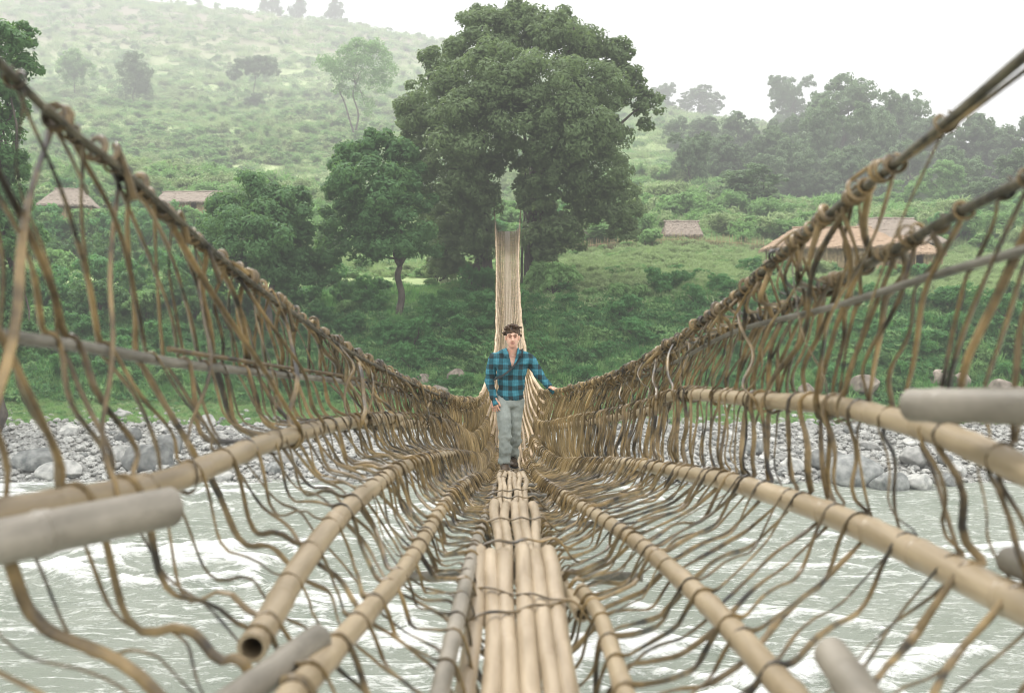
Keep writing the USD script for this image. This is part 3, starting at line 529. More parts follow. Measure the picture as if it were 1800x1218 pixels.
# ------------------------------------------------------------------ cobble bar
def stone_mesh(seed, sub=2, flat=0.65, angular=0.3):
    rng = np.random.default_rng(seed); m = trimesh.creation.icosphere(sub); v = np.array(m.vertices)
    for _ in range(9):                                   # planed faces
        d = rand_dirs(1, rng)[0]; h = rng.uniform(0.62, 0.95); s = v @ d; v = v - np.outer(np.clip(s - h, 0, None) * (0.5 + angular), d)
    v = v * (1 + 0.16 * (meshkit.fbm(v * 1.4 + seed * 7.1, 3, seed)[:, None] - 0.5) * 2) * np.array([1.0, rng.uniform(0.65, 0.9), flat])
    return v, np.array(m.faces)
BOULD = []
for i in range(8):
    pr = proto(f'boulder_kind_{"abcdefgh"[i]}'); obj('stone', stone_mesh(200 + i, 3, [0.62, 0.7, 0.55, 0.75, 0.6, 0.68, 0.5, 0.8][i], 0.45), 'stone', pr, smooth=30); BOULD.append(pr)
WETB = []
for i in range(4):
    pr = proto(f'wet_boulder_kind_{"abcd"[i]}'); obj('stone', stone_mesh(260 + i, 3, 0.68, 0.5), 'stone_wet', pr, smooth=25); WETB.append(pr)
BANKB = []
for i in range(3):
    pr = proto(f'bank_boulder_kind_{"abc"[i]}'); obj('stone', stone_mesh(220 + i, 3, 0.65, 0.45), 'stone_brown', pr, smooth=30); BANKB.append(pr)
rng = np.random.default_rng(210)
NAMED = [  # px, py of its foot, metres, width px, label
    (105, 850, 52.0, 66, 'angular dark grey boulder at the waterline, furthest right of the left hand group'), (62, 828, 53.5, 72, 'broad flat topped boulder at the left end of the waterline'), (262, 822, 54.0, 78, 'large rounded boulder on the shore behind the big left bamboo pole'),
    (215, 812, 55.5, 44, 'upright grey boulder beside the large rounded boulder on the left shore'), (225, 772, 60, 40, 'grey boulder up on the left part of the cobble bar'), (300, 790, 57.5, 56, 'wide pale boulder on the left cobble bar'),
    (1395, 842, 53.5, 52, 'smooth rounded grey boulder on the right shore'), (1500, 866, 51.2, 88, 'largest sloping boulder at the right waterline'), (1563, 882, 49.6, 56, 'low wet boulder out in the shallow water on the right'), (1612, 878, 50.0, 50, 'wet boulder beside the low one in the shallows on the right'),
    (1665, 868, 50.6, 44, 'small dark boulder in the shallows, furthest right'), (1455, 838, 54, 60, 'pale boulder behind the largest sloping boulder on the right'), (1612, 830, 54.5, 64, 'big upright boulder on the right shore above the wet ones'), (1320, 800, 57, 48, 'grey boulder mid way up the right cobble bar'), (1180, 850, 52.5, 44, 'dark boulder at the waterline right of the bridge'), (1235, 868, 51.5, 40, 'half sunk boulder at the waterline just right of the bridge')]
taken = []
for i, (px, py, d, w, lab) in enumerate(NAMED):
    q_ = at(px, py, d); R = w / FPX * d / 2 * 1.2; z_ = float(gz(q_[0], d)); taken.append((q_[0], d, R))
    copy_of(WETB[i % 4] if i % 3 else BOULD[i % 8], 'boulder', (q_[0], d, max(z_, -0.1) + R * 0.28), rng.uniform(-40, 40), (R, R, R * rng.uniform(0.9, 1.15)), lab, 'boulder', tilt=rng.uniform(-10, 10))
for i, (px, py, d, w, lab) in enumerate([(700, 684, 71, 62, 'brown boulder half buried in the bank left of the bridge'), (803, 665, 72, 40, 'upright pale boulder on the bank just left of the bridge'), (745, 672, 71.5, 36, 'grey stone between the brown and the upright boulder on the bank'), (772, 690, 70, 34, 'flat pale stone in the grass left of the bridge'), (1075, 668, 71.5, 26, 'small pale boulder on the bank right of the walking man'), (1520, 682, 70, 56, 'large grey boulder at the foot of the bank on the right'), (1655, 668, 71, 46, 'grey boulder under bushes at the foot of the right bank'), (1690, 672, 71, 40, 'square dark boulder at the foot of the right bank'), (1420, 690, 69.5, 40, 'grey stone in the grass on the right'), (1765, 690, 70, 60, 'long low boulder at the right edge above the cobbles')]):
    q_ = at(px, py, d); R = w / FPX * d / 2; z_ = float(gz(q_[0], d)); taken.append((q_[0], d, R))
    copy_of(BANKB[i % 3], 'boulder', (q_[0], d, max(z_, q_[2]) + R * 0.15), rng.uniform(-40, 40), (R, R, R * 1.1), lab, 'boulder', tilt=rng.uniform(-10, 10))
n = 0
while n < 270:
    y = rng.uniform(51.0, 66.5); x = rng.uniform(-0.54, 0.54) * y; R = rng.uniform(0.22, 0.38) if rng.random() < 0.72 else rng.uniform(0.36, 0.75)
    if any((x - a) ** 2 + (y - b) ** 2 < (0.8 * (R + c)) ** 2 for a, b, c in taken): continue
    taken.append((x, y, R)); n += 1
    px_ = 900 + x / y * FPX; w = f"{'near the water' if y < 55.5 else 'in the middle' if y < 61 else 'near the grass'} on the cobble bar {zone(px_).replace('below the left hand huts', 'left of the wide bushy tree')}"; ad = 'small' if R < 0.3 else 'middling' if R < 0.42 else 'large'
    copy_of(BOULD[int(rng.integers(0, 8))] if rng.random() < 0.72 else WETB[int(rng.integers(0, 4))], 'river_stone', (x, y, float(gz(x, y)) + R * 0.3), rng.uniform(0, 360), (R, R, R * rng.uniform(0.8, 1.25)), f'{ad} grey stone {w}', 'stone', f'{ad} stones {w}', tilt=rng.uniform(-20, 20))
N = 15000
y = rng.uniform(50.8, 68.0, N); y = np.where((y > 66) & (rng.random(N) < 0.7), rng.uniform(51, 66, N), y); x = rng.uniform(-0.6, 0.6, N) * y; s = np.clip(rng.lognormal(math.log(0.13), 0.38, N), 0.07, 0.3)
z = gz(x, y)
instancer('cobbles', [stone_mesh(230 + i, 1, 0.62, 0.35) for i in range(6)], np.c_[x, y, np.maximum(z, -0.05) + s * rng.uniform(0.1, 0.9, N)], rng.integers(0, 6, N), np.c_[s, s * rng.uniform(0.8, 1.2, N), s], rng.uniform(0, 360, N), ['stone'], 'small cobbles filling the stony shore', tilt=rng.uniform(-30, 30, N))
# ------------------------------------------------------------------ thatched houses and fence
def hip_roof(t, L, W, h, ridge, z0, matname, rng, courses=4, over=0.0):
    """Hip roof in stepped thatch courses over a rectangle L x W, with ragged straw at the eaves."""
    def ring(s, lift=0.0, grow=0.0):
        a = (L / 2 + grow) * (1 - s) + ridge / 2 * s; b = (W / 2 + grow) * (1 - s) + 0.04 * s; z = z0 + h * s + lift
        return np.array([[-a, -b, z], [a, -b, z], [a, b, z], [-a, b, z]])
    parts = []
    for c in range(courses):
        s0, s1 = c / courses, (c + 1.12) / courses if c < courses - 1 else 1.0
        lo, hi, under = ring(s0, 0.05), ring(s1, 0.03), ring(s0, -0.16, -0.02)
        v, f = [], []
        n = 22
        def strip(A, B, jig):
            r = []
            for k in range(4):
                for i in range(n):
                    w = i / n; r.append(A[k] * (1 - w) + A[(k + 1) % 4] * w)
            r = np.array(r); r += rng.normal(size=r.shape) * jig; return r
        rows = [strip(under, None, 0.03), strip(lo, None, 0.04), strip((lo + hi) / 2 + [0, 0, 0.03], None, 0.03), strip(hi, None, 0.02)]
        m = 4 * n; v = np.vstack(rows)
        for k in range(3):
            i = np.arange(m); j = (i + 1) % m; f.append(np.stack([k * m + i, k * m + j, (k + 1) * m + j, (k + 1) * m + i], 1))
        f = np.vstack(f); parts.append((v, np.vstack([f[:, [0, 1, 2]], f[:, [0, 2, 3]]])))
    fr = []
    e = ring(0, -0.06)
    for k in range(4):
        for w in np.linspace(0, 1, int(np.linalg.norm(e[(k + 1) % 4] - e[k]) * 7)):
            p = e[k] * (1 - w) + e[(k + 1) % 4] * w + rng.normal(size=3) * 0.03; o = p * [1, 1, 0] / (np.linalg.norm(p[:2]) + 1e-6)
            fr.append(tube(np.array([p, p + o * 0.05 + [rng.normal() * 0.05, 0, -rng.uniform(0.12, 0.32)]]), np.array([0.035, 0.012]), 3))
    obj('roof', cat_meshes(parts), matname, t, smooth=False)
    obj('eave_straw', cat_meshes(fr), matname, t, smooth=False)
    a = np.linspace(-ridge / 2 - 0.25, ridge / 2 + 0.25, 12); obj('ridge_cap', tube(np.stack([a, 0 * a, z0 + h + 0.06 + 0.03 * rng.normal(size=12)], 1), 0.13, 7), matname, t, smooth=True)
def house(name, label, px, d, eave_py, wpx, W, roof_px, ridge_f, matname, rz=0.0, floor=0.9, wall=True, seed=0, ground_py=None, inset=0.75):
    rng = np.random.default_rng(seed); L = wpx / FPX * d; e = at(px, eave_py, d); g = float(gz(e[0], d))
    if ground_py: g = min(g, at(px, ground_py, d)[2])
    t = thing(name, (e[0], d, g), rz, label=label, cat='house'); H = e[2] - g
    hip_roof(t, L, W, roof_px / FPX * d, L * ridge_f, H, matname, rng)
    a, b = L / 2 * 0.9, W / 2 * 0.86
    for x in np.linspace(-a, a, max(3, int(L / 2.2))):
        for y in (-b, b): obj('post', tube(np.array([[x, y, -0.6], [x + rng.normal() * 0.04, y, H * 0.5], [x, y, H + 0.12]]), 0.07, 7), 'hut_bamboo', t)
    if wall:
        ai, bi = a * inset, b * 0.8; f = min(floor, H * 0.4)
        obj('floor', box(0, 0, f, 2 * ai + 0.5, 2 * bi + 0.5, 0.1), 'hut_bamboo', t)
        n = max(5, int(2 * ai / 0.34))
        for i in range(n):
            if abs(i - n * 0.6) < 1.2: continue           # the doorway
            obj('wall_panel', box(-ai + (i + 0.5) * 2 * ai / n, -bi + rng.uniform(-0.015, 0.015), (H + f) / 2 + 0.02, 2 * ai / n - 0.03, 0.05, H - f - 0.1 + rng.uniform(-0.05, 0.05)), 'hut_bamboo', t)
        obj('back_wall', box(0, bi, (H + f) / 2 + 0.02, 2 * ai, 0.06, H - f - 0.1), 'hut_bamboo', t)
        for s in (-1, 1): obj('end_wall', box(s * ai, 0, (H + f) / 2 + 0.02, 0.06, 2 * bi - 0.08, H - f - 0.1), 'hut_bamboo', t)
    return t
house('thatched_house', 'large house with tan hipped thatch roof on posts in the field on the right', 1462, 100, 437, 232, 6.5, 36, 0.55, 'thatch', -4, seed=401, ground_py=490)
house('thatched_house', 'low lean-to wing with thatch roof at the right end of the large thatched house', 1592, 101, 447, 105, 5.0, 30, 0.3, 'thatch', 3, seed=402, ground_py=492)
house('thatched_house', 'grey thatched house right behind the large tan roofed one', 1562, 110, 428, 165, 6.0, 43, 0.5, 'thatch_grey', 2, seed=403, ground_py=480, wall=False)
house('thatched_hut', 'small hut with pinkish grey thatch behind the fence, right of the fig tree', 1198, 122, 414, 66, 3.2, 24, 0.85, 'thatch_grey', 3, seed=404, ground_py=434)
house('thatched_hut', 'thatched hut half hidden by the lowest branches on the right of the fig tree', 1018, 122, 416, 96, 3.4, 24, 0.8, 'thatch_grey', -3, seed=405, ground_py=434)
house('thatched_hut', 'hut with ragged thatch and tan wall at the far left', 122, 128, 363, 92, 5.0, 30, 0.45, 'thatch_grey', 12, seed=406, ground_py=405, inset=0.95)
house('thatched_hut', 'long low hut with straight grey brown roof left of the wide bushy tree', 338, 132, 357, 112, 4.2, 19, 0.9, 'thatch_grey', -2, seed=407, ground_py=392)
rng = np.random.default_rng(410)
fence = thing('stick_fence', (0, 0, 0), label='dry brown fence of upright sticks along the far edge of the field', cat='fence')
fp = [(at(p, 0, d)[0], d) for p, d in ((985, 117), (1060, 116.5), (1140, 117), (1220, 117.5), (1300, 118), (1345, 119))]
sticks, fx = [], np.array(fp)
for x in np.arange(fx[0, 0], fx[-1, 0], 0.16):
    y = np.interp(x, fx[:, 0], fx[:, 1]) + rng.normal() * 0.05; z = float(gz(x, y)); h = rng.uniform(1.0, 1.9)
    sticks.append(tube(np.array([[x, y, z - 0.2], [x + rng.normal() * 0.1, y + rng.normal() * 0.05, z + h]]), np.array([0.035, 0.02]), 4))
tag(obj('pickets', cat_meshes(sticks), 'hut_bamboo', fence, smooth=False), kind='stuff')
for h in (0.35, 0.95):
    x = np.linspace(fx[0, 0], fx[-1, 0], 40); y = np.interp(x, fx[:, 0], fx[:, 1]) - 0.06
    obj('rail', tube(np.stack([x, y, gz(x, y) + h + rng.normal(size=40) * 0.03], 1), 0.04, 5), 'hut_bamboo', fence)
scatter('dry_reeds', 1300, 112, 121, (0.8, 1.5), ['leaf_dry', 'leaf_dry', 'leaf_pale', 'leaf_dry', 'leaf_dry', 'leaf_dry'], 'dry reeds along the stick fence', seed=9, power=0, test=lambda x, y, p: (p > 985) & (p < 1340) & (y > 114))

# ------------------------------------------------------------------ the cane suspension bridge
bridge = thing('cane_bridge', (0, 0, 0), label='handmade suspension bridge of woven cane and bamboo rising to the fig tree', cat='bridge')
W_C = PchipInterpolator([12, 14, 20, 28, 42, 60, 86], [0, 0.0, -0.03, -0.055, -0.15, -0.26, -0.39])
W_W = PchipInterpolator([12, 14, 20, 28, 42, 60, 86], [0.45, 0.40, 0.36, 0.40, 0.51, 0.67, 1.07])
W_R = PchipInterpolator([12, 14, 20, 28, 38, 42, 52, 60, 70, 86], [-1.05, -1.17, -1.14, -0.98, -0.40, -0.02, 1.19, 2.43, 4.25, 7.6])
DECK = PchipInterpolator([0.5, 1.5, 2.8, 3.9, 5.8, 8.5, 12, 14, 17, 20, 28, 38, 42, 52, 60, 70, 86], [-1.11, -1.10, -1.085, -1.03, -1.19, -1.47, -1.98, -2.13, -2.19, -2.15, -1.98, -1.42, -1.05, 0.14, 1.38, 3.2, 6.6])
DECKX = PchipInterpolator([0.5, 2.8, 3.9, 5.8, 8.5, 12, 14, 20, 28, 42, 60, 86], [0.04, 0.040, 0.034, 0.010, -0.002, -0.02, -0.01, -0.03, -0.055, -0.15, -0.26, -0.39])
class Line:
    """A lengthwise member, as points (pixel column, pixel row, metres) and its place (u, v) in the far section."""
    def __init__(s, pts, uv, r):
        d = [p[2] for p in pts]; x = [(p[0] - 900) / FPX * p[2] for p in pts]; z = [(HOR - p[1]) / FPX * p[2] for p in pts]
        dd = np.array([15.5, 20, 28, 38, 52, 60, 70, 86]) if d[-1] > 13 else np.array([14.5, 20, 28, 38, 52, 60, 70, 86])
        x += list(W_C(dd) + uv[0] * W_W(dd)); z += list(DECK(dd) + uv[1] * (W_R(dd) - DECK(dd))); d += list(dd)
        e = 0.4; x = [x[0] + (x[0] - x[1]) / (d[0] - d[1]) * (e - d[0])] + x; z = [z[0] + (z[0] - z[1]) / (d[0] - d[1]) * (e - d[0])] + z; d = [e] + d
        s.fx, s.fz, s.r, s.uv = PchipInterpolator(d, x), PchipInterpolator(d, z), r, uv
    def __call__(s, d):
        d = np.asarray(d, float); return np.stack([s.fx(d), d, s.fz(d) + CZ], -1)
LINES_L = [
    Line([(0, 112, 2.05), (100, 212, 2.3), (200, 292, 2.6), (300, 382, 3.0), (400, 467, 3.55), (500, 537, 4.3), (600, 606, 5.3), (700, 662, 7.0), (770, 692, 8.6), (830, 704, 11), (849, 690, 14)], (-1, 1.0), 0.011),
    Line([(0, 590, 2.1), (150, 610, 2.5), (300, 637, 3.05), (450, 654, 4.0), (600, 670, 5.4), (700, 692, 7.3), (780, 714, 9.2), (828, 724, 11.5)], (-0.99, 0.8), 0.016),
    Line([(0, 905, 1.95), (150, 880, 2.2), (300, 848, 2.6), (430, 795, 3.2), (550, 755, 4.2), (650, 737, 5.6), (740, 737, 7.6), (800, 750, 9.5), (835, 765, 12)], (-0.93, 0.52), 0.036),
    Line([(350, 1270, 1.9), (445, 1140, 2.3), (520, 1010, 2.8), (600, 905, 3.4), (680, 838, 4.4), (740, 810, 5.8), (790, 800, 7.6), (825, 800, 9.6), (850, 800, 12)], (-0.78, 0.25), 0.036),
    Line([(520, 1222, 2.0), (640, 1085, 2.7), (710, 1000, 3.4), (760, 920, 4.4), (800, 865, 6), (835, 840, 8.5), (860, 826, 12)], (-0.52, 0.07), 0.032),
    Line([(775, 1218, 2.4), (805, 1080, 3.0), (825, 990, 3.7), (850, 920, 5), (870, 868, 7.5), (876, 845, 10)], (-0.27, -0.02), 0.026)]
LINES_R = [
    Line([(1800, 100, 2.0), (1700, 185, 2.2), (1560, 300, 2.65), (1465, 370, 3.1), (1370, 450, 3.7), (1290, 525, 4.5), (1200, 590, 5.8), (1090, 655, 8), (1030, 675, 10), (975, 687, 12), (945, 682, 14.5)], (1, 1.0), 0.012),
    Line([(1800, 318, 2.15), (1690, 372, 2.4), (1520, 468, 3.1), (1400, 535, 4), (1300, 572, 5), (1200, 612, 6.3), (1100, 664, 8.2), (1032, 688, 10)], (1.0, 0.88), 0.013),
    Line([(1800, 440, 2.1), (1650, 482, 2.5), (1480, 535, 3.2), (1300, 580, 4.6), (1190, 635, 6.2), (1090, 678, 8.3), (1035, 698, 10)], (1.0, 0.76), 0.014),
    Line([(1800, 825, 2.0), (1640, 758, 2.45), (1500, 722, 3.0), (1350, 705, 3.9), (1200, 692, 5.6), (1130, 713, 7.0), (1060, 728, 8.6), (1000, 738, 10.5), (962, 745, 12.5)], (0.93, 0.52), 0.033),
    Line([(1800, 1065, 2.1), (1600, 968, 2.6), (1450, 903, 3.2), (1300, 852, 4.1), (1190, 828, 5.4), (1100, 815, 7), (1030, 812, 9), (970, 803, 12)], (0.78, 0.25), 0.041),
    Line([(1390, 1218, 2.1), (1290, 1110, 2.6), (1180, 1005, 3.3), (1080, 925, 4.4), (1000, 875, 6.3), (955, 845, 9.5), (940, 826, 12)], (0.52, 0.07), 0.034),
    Line([(1100, 1218, 2.4), (1060, 1100, 3.0), (1000, 1010, 3.9), (960, 930, 5.4), (938, 880, 8), (926, 845, 11)], (0.27, -0.02), 0.027)]
def deckpt(d, u=0.0, dz=0.0):
    d = np.asarray(d, float); return np.stack([DECKX(d) + u, d, DECK(d) + dz + CZ], -1)

rng = np.random.default_rng(300)
def culm(path, r, name, matname, rng, sides=10, node=0.34, hollow=0.0, label=None, taper=0.0):
    """A bamboo culm along a path, with a swollen ring at each node."""
    p = np.asarray(path); s = np.concatenate([[0], np.cumsum(np.linalg.norm(np.diff(p, axis=0), axis=1))])
    keys = [np.linspace(0, s[-1], max(6, int(s[-1] / 0.16)))]; k = rng.uniform(0.05, max(node, 0.06))
    rr = [(0, 1.0), (s[-1], 1.0)]
    while node and k < s[-1] - 0.03:
        keys.append(np.array([k - 0.02, k - 0.008, k, k + 0.008, k + 0.02])); rr += [(k - 0.02, 1.0), (k - 0.008, 1.07), (k, 0.99), (k + 0.008, 1.09), (k + 0.02, 1.0)]; k += node * rng.uniform(0.8, 1.2)
    t = np.unique(np.clip(np.concatenate(keys), 0, s[-1])); rr = sorted(rr)
    q = np.stack([np.interp(t, s, p[:, i]) for i in range(3)], 1)
    rad = r * np.interp(t, [a for a, _ in rr], [b for _, b in rr]) * np.interp(t, [0, s[-1]], [1, 1 - taper])
    o = obj(name, tube(q, rad, sides, hollow=hollow), matname, bridge, smooth=45)
    if label: tag(o, label)
    return o
def along(line, d0, d1, off=(0, 0, 0), wob=0.0, n=60):
    d = np.linspace(d0, d1, n); p = line(d) + np.array(off)
    if wob: p[:, 0] += wob * np.sin(d * 1.9 + off[0] * 50 + 1); p[:, 2] += wob * np.cos(d * 1.4 + 2)
    return p
# top cables and thin canes
culm(along(LINES_L[0], 0.5, 14, n=160), 0.0105, 'rail_cable', 'rope_dark', rng, 8, 0, label='dark upper cane rail, left side')
culm(along(LINES_L[0], 2.2, 8.5, (0.022, 0, -0.016), 0.006, 120), 0.008, 'rail_cable', 'rope_dark', rng, 6, 0)
culm(along(LINES_R[0], 0.5, 14, n=160), 0.0125, 'rail_cable', 'rope_dark', rng, 8, 0, label='dark upper cane rail, right side')
culm(along(LINES_R[0], 1.7, 2.62, (0.0, 0, -0.05), 0.0, 30) + np.linspace(0, 1, 30)[:, None] ** 0.7 * [0, 0, 0.045], 0.006, 'loose_cane', 'cane', rng, 5, 0, label='thin loose cane hanging below the upper right rail')
culm(along(LINES_R[1], 0.6, 11, n=120), 0.014, 'side_cane', 'rope_dark', rng, 8, 0.5)
culm(along(LINES_R[2], 0.6, 11, n=120), 0.0115, 'side_cane', 'pole_grey', rng, 8, 0.5)
culm(along(LINES_L[1], 0.5, 12, n=120), 0.0155, 'side_pole', 'pole_grey', rng, 10, 0.6, label='weathered grey pole along the left side')
culm(along(LINES_L[1], 3.0, 8.2, (0.01, 0, 0.034), 0.004, 80), 0.009, 'side_cane', 'cane', rng, 6, 0)
# bamboo poles: each a length with a sawn end, the next overlapping it
def pole_run(line, cuts, mats='bamboo', r=None, first=None):
    for i, (a, b, off) in enumerate(cuts):
        culm(along(line, a, b, off, 0.004, 80), r or line.r, 'side_pole', mats, rng, 12, 0.36, hollow=0.72, taper=0.08, label=first if i == 0 else None)
pole_run(LINES_L[2], [(0.5, 6.6, (0, 0, 0)), (6.0, 13.5, (-0.03, 0, -0.045))])
pole_run(LINES_L[3], [(2.3, 9.0, (0, 0, 0)), (8.2, 14.0, (-0.03, 0, -0.04))], first='bamboo pole on the left with its sawn open end towards the viewer')
pole_run(LINES_L[4], [(0.8, 7.2, (0, 0, 0)), (6.6, 14.0, (0.02, 0, -0.05))])
pole_run(LINES_L[5], [(0.8, 6.5, (0, 0, 0)), (6.0, 13.5, (0.01, 0, -0.05))], 'bamboo_grey')
pole_run(LINES_R[3], [(0.5, 6.7, (0, 0, 0)), (6.2, 13.5, (0.02, 0, -0.05))])
pole_run(LINES_R[4], [(0.5, 7.4, (0, 0, 0)), (6.8, 14.0, (0.02, 0, -0.05))])
pole_run(LINES_R[5], [(0.8, 7.0, (0, 0, 0)), (6.4, 14.0, (-0.02, 0, -0.05))])
pole_run(LINES_R[6], [(0.8, 3.55, (0.0, 0, 0.0)), (3.3, 9.0, (-0.03, 0, -0.035)), (8.4, 14, (0, 0, -0.06))])
for a, b, r, lab in (((300, 890, 2.15), (-160, 985, 1.7), 0.043, 'thick weathered grey bamboo end, lying under the large pole on the left'), ((560, 1122, 2.3), (330, 1290, 1.85), 0.034, 'blurred grey bamboo end below the sawn pole on the left'),
                     ((1603, 712, 2.25), (1990, 716, 1.75), 0.037, 'thick pale bamboo end on the right, nearest the viewer'), ((1775, 985, 2.2), (1990, 1065, 1.8), 0.032, 'grey bamboo end at the right edge'), ((1462, 1150, 2.0), (1590, 1330, 1.55), 0.036, 'thick pale bamboo end at the lower right')):
    culm(np.linspace(at(*a), at(*b), 20), r, 'pole_end', 'bamboo_grey', rng, 16, 0.3, hollow=0.74, label=lab)

# deck: bundles of cane poles laid end over end
def deck_bundle(d0, d1, n, w0, w1, r, lift0, lift1, bend0, bend1, nodes=0.4, skew=0.0, tap=0.25):
    for k in range(n):
        u = (k - (n - 1) / 2) / n; e0, e1 = d0 + rng.uniform(-0.05, 0.05), d1 + rng.uniform(-0.07, 0.07)
        d = np.linspace(e0, e1, 70); s = (d - e0) / (e1 - e0)
        dz = lift0 + (lift1 - lift0) * s - bend0 * np.exp(-(d - e0) / 0.12) - bend1 * np.exp(-(e1 - d) / 0.09) + 0.006 * np.sin(d * 2.6 + k * 1.7)
        uu = u * (w0 + (w1 - w0) * np.minimum(1, s * 1.6) ** 0.8) + (0.007 * np.sin(d * 1.9 + k * 2.3) + 0.004 * np.sin(d * 4.3 + k)) + skew * s
        culm(deckpt(d, 0, 0) + np.stack([uu, 0 * d, dz + (0.012 if k % 2 else 0) * (1 - s)], 1), r * (1 - tap) * rng.uniform(0.95, 1.05), 'deck_pole', 'deck_cane', rng, 10, nodes, taper=-tap / (1 - tap))
deck_bundle(0.6, 4.12, 6, 0.325, 0.335, 0.0312, 0.0, 0.075, 0, 0.09, skew=-0.03, tap=0.06)
deck_bundle(3.92, 6.0, 5, 0.185, 0.262, 0.0292, -0.03, 0.055, 0.03, 0.08, tap=0.3)
deck_bundle(5.8, 9.4, 6, 0.165, 0.25, 0.0228, -0.03, 0.04, 0.02, 0.06, tap=0.3)
deck_bundle(9.2, 14.2, 6, 0.18, 0.26, 0.0235, -0.03, 0.03, 0.02, 0.04, tap=0.25)
d = 14.0
while d < 85:
    e = min(d + rng.uniform(5.0, 7.0), 85.4)
    for k in range(5):
        u = (k - 2) * 0.05 * (1 + d / 90); q = np.linspace(d + rng.uniform(-0.3, 0.1), e, 16)
        culm(deckpt(q, u, 0.012 * (k % 2)), 0.024 * (1 + d / 140), 'deck_pole', 'deck_cane', rng, 5, 0)
    d = e - 0.25
# ties across the deck
def tie(d0, u0, u1, dz, skew, rr=0.007, cross=False):
    pts = [deckpt(d0, u0 * 1.45, -0.02) + [0, -skew * 0.9, 0], deckpt(d0, u0 * 1.1, dz * 0.6) + [0, -skew * 0.6, 0]] + [deckpt(d0, u, dz + 0.006 * math.sin(u * 60)) + [0, skew * (u / max(abs(u0), 1e-6)) * 0.6, 0] for u in np.linspace(u0 * 0.85, u1 * 0.85, 6)] + [deckpt(d0, u1 * 1.1, dz * 0.6) + [0, skew * 0.6, 0], deckpt(d0, u1 * 1.5, -0.015) + [0, skew, 0]]
    obj('deck_tie', tube(spline(pts, 44), rr, 6, 0.6), 'cane', bridge, smooth=True)
for d0, w, dz, sk in ((3.22, 0.18, 0.091, 0.16), (3.34, 0.18, 0.094, -0.14), (4.02, 0.165, 0.088, 0.06), (4.34, 0.155, 0.030, 0.05), (4.95, 0.145, 0.048, 0.02), (5.95, 0.14, 0.07, 0.03), (6.9, 0.135, 0.028, 0.1), (8.2, 0.13, 0.035, -0.06), (9.3, 0.13, 0.06, 0.05), (10.4, 0.13, 0.028, 0.06), (11.2, 0.13, 0.03, -0.06), (2.0, 0.19, 0.034, 0.1)):
    tie(d0, -w, w, dz, sk)
# cross bars under the deck
for d0 in (1.2, 2.62, 4.2, 6.0, 7.8, 9.6, 11.6):
    p = np.array([deckpt(d0, u, -0.075 - 0.05 * abs(u)) for u in np.linspace(-0.52, 0.52, 9)]); culm(p, 0.02, 'cross_bar', 'pole_grey', rng, 8, 0.3)

# the woven strands
from scipy.interpolate import Akima1DInterpolator
def taut(pts, n):
    p = np.asarray(pts, float)
    q = np.empty((2 * len(p) - 2, 3)); q[0::2] = p[:-1] * 0.78 + p[1:] * 0.22; q[1::2] = p[:-1] * 0.22 + p[1:] * 0.78; p = np.vstack([p[:1], q, p[-1:]])
    s = np.concatenate([[0], np.cumsum(np.linalg.norm(np.diff(p, axis=0), axis=1) + 1e-4)])
    t = np.concatenate([np.linspace(0, s[-1], max(8, n - len(s))), s]); t = np.unique(np.round(t, 3)); t = np.clip(t[np.r_[True, np.diff(t) > 0.0015]], 0, s[-1]); return Akima1DInterpolator(s, p)(t)
OFFS = {(1, 0): [0, .55, .62, .58, .25, -.05], (1, 1): [0, .22, .26, .22, -.05, -.30], (-1, 0): [0, .30, .60, .55, .10, -.20], (-1, 1): [0, .10, .25, .20, -.20, -.40]}
def LEAN(k, n, sgn, typ, d0): return OFFS[sgn, typ][min(5, k + 6 - n)] * (1.0 if d0 < 5 else 0.8 if d0 < 8 else 0.6)
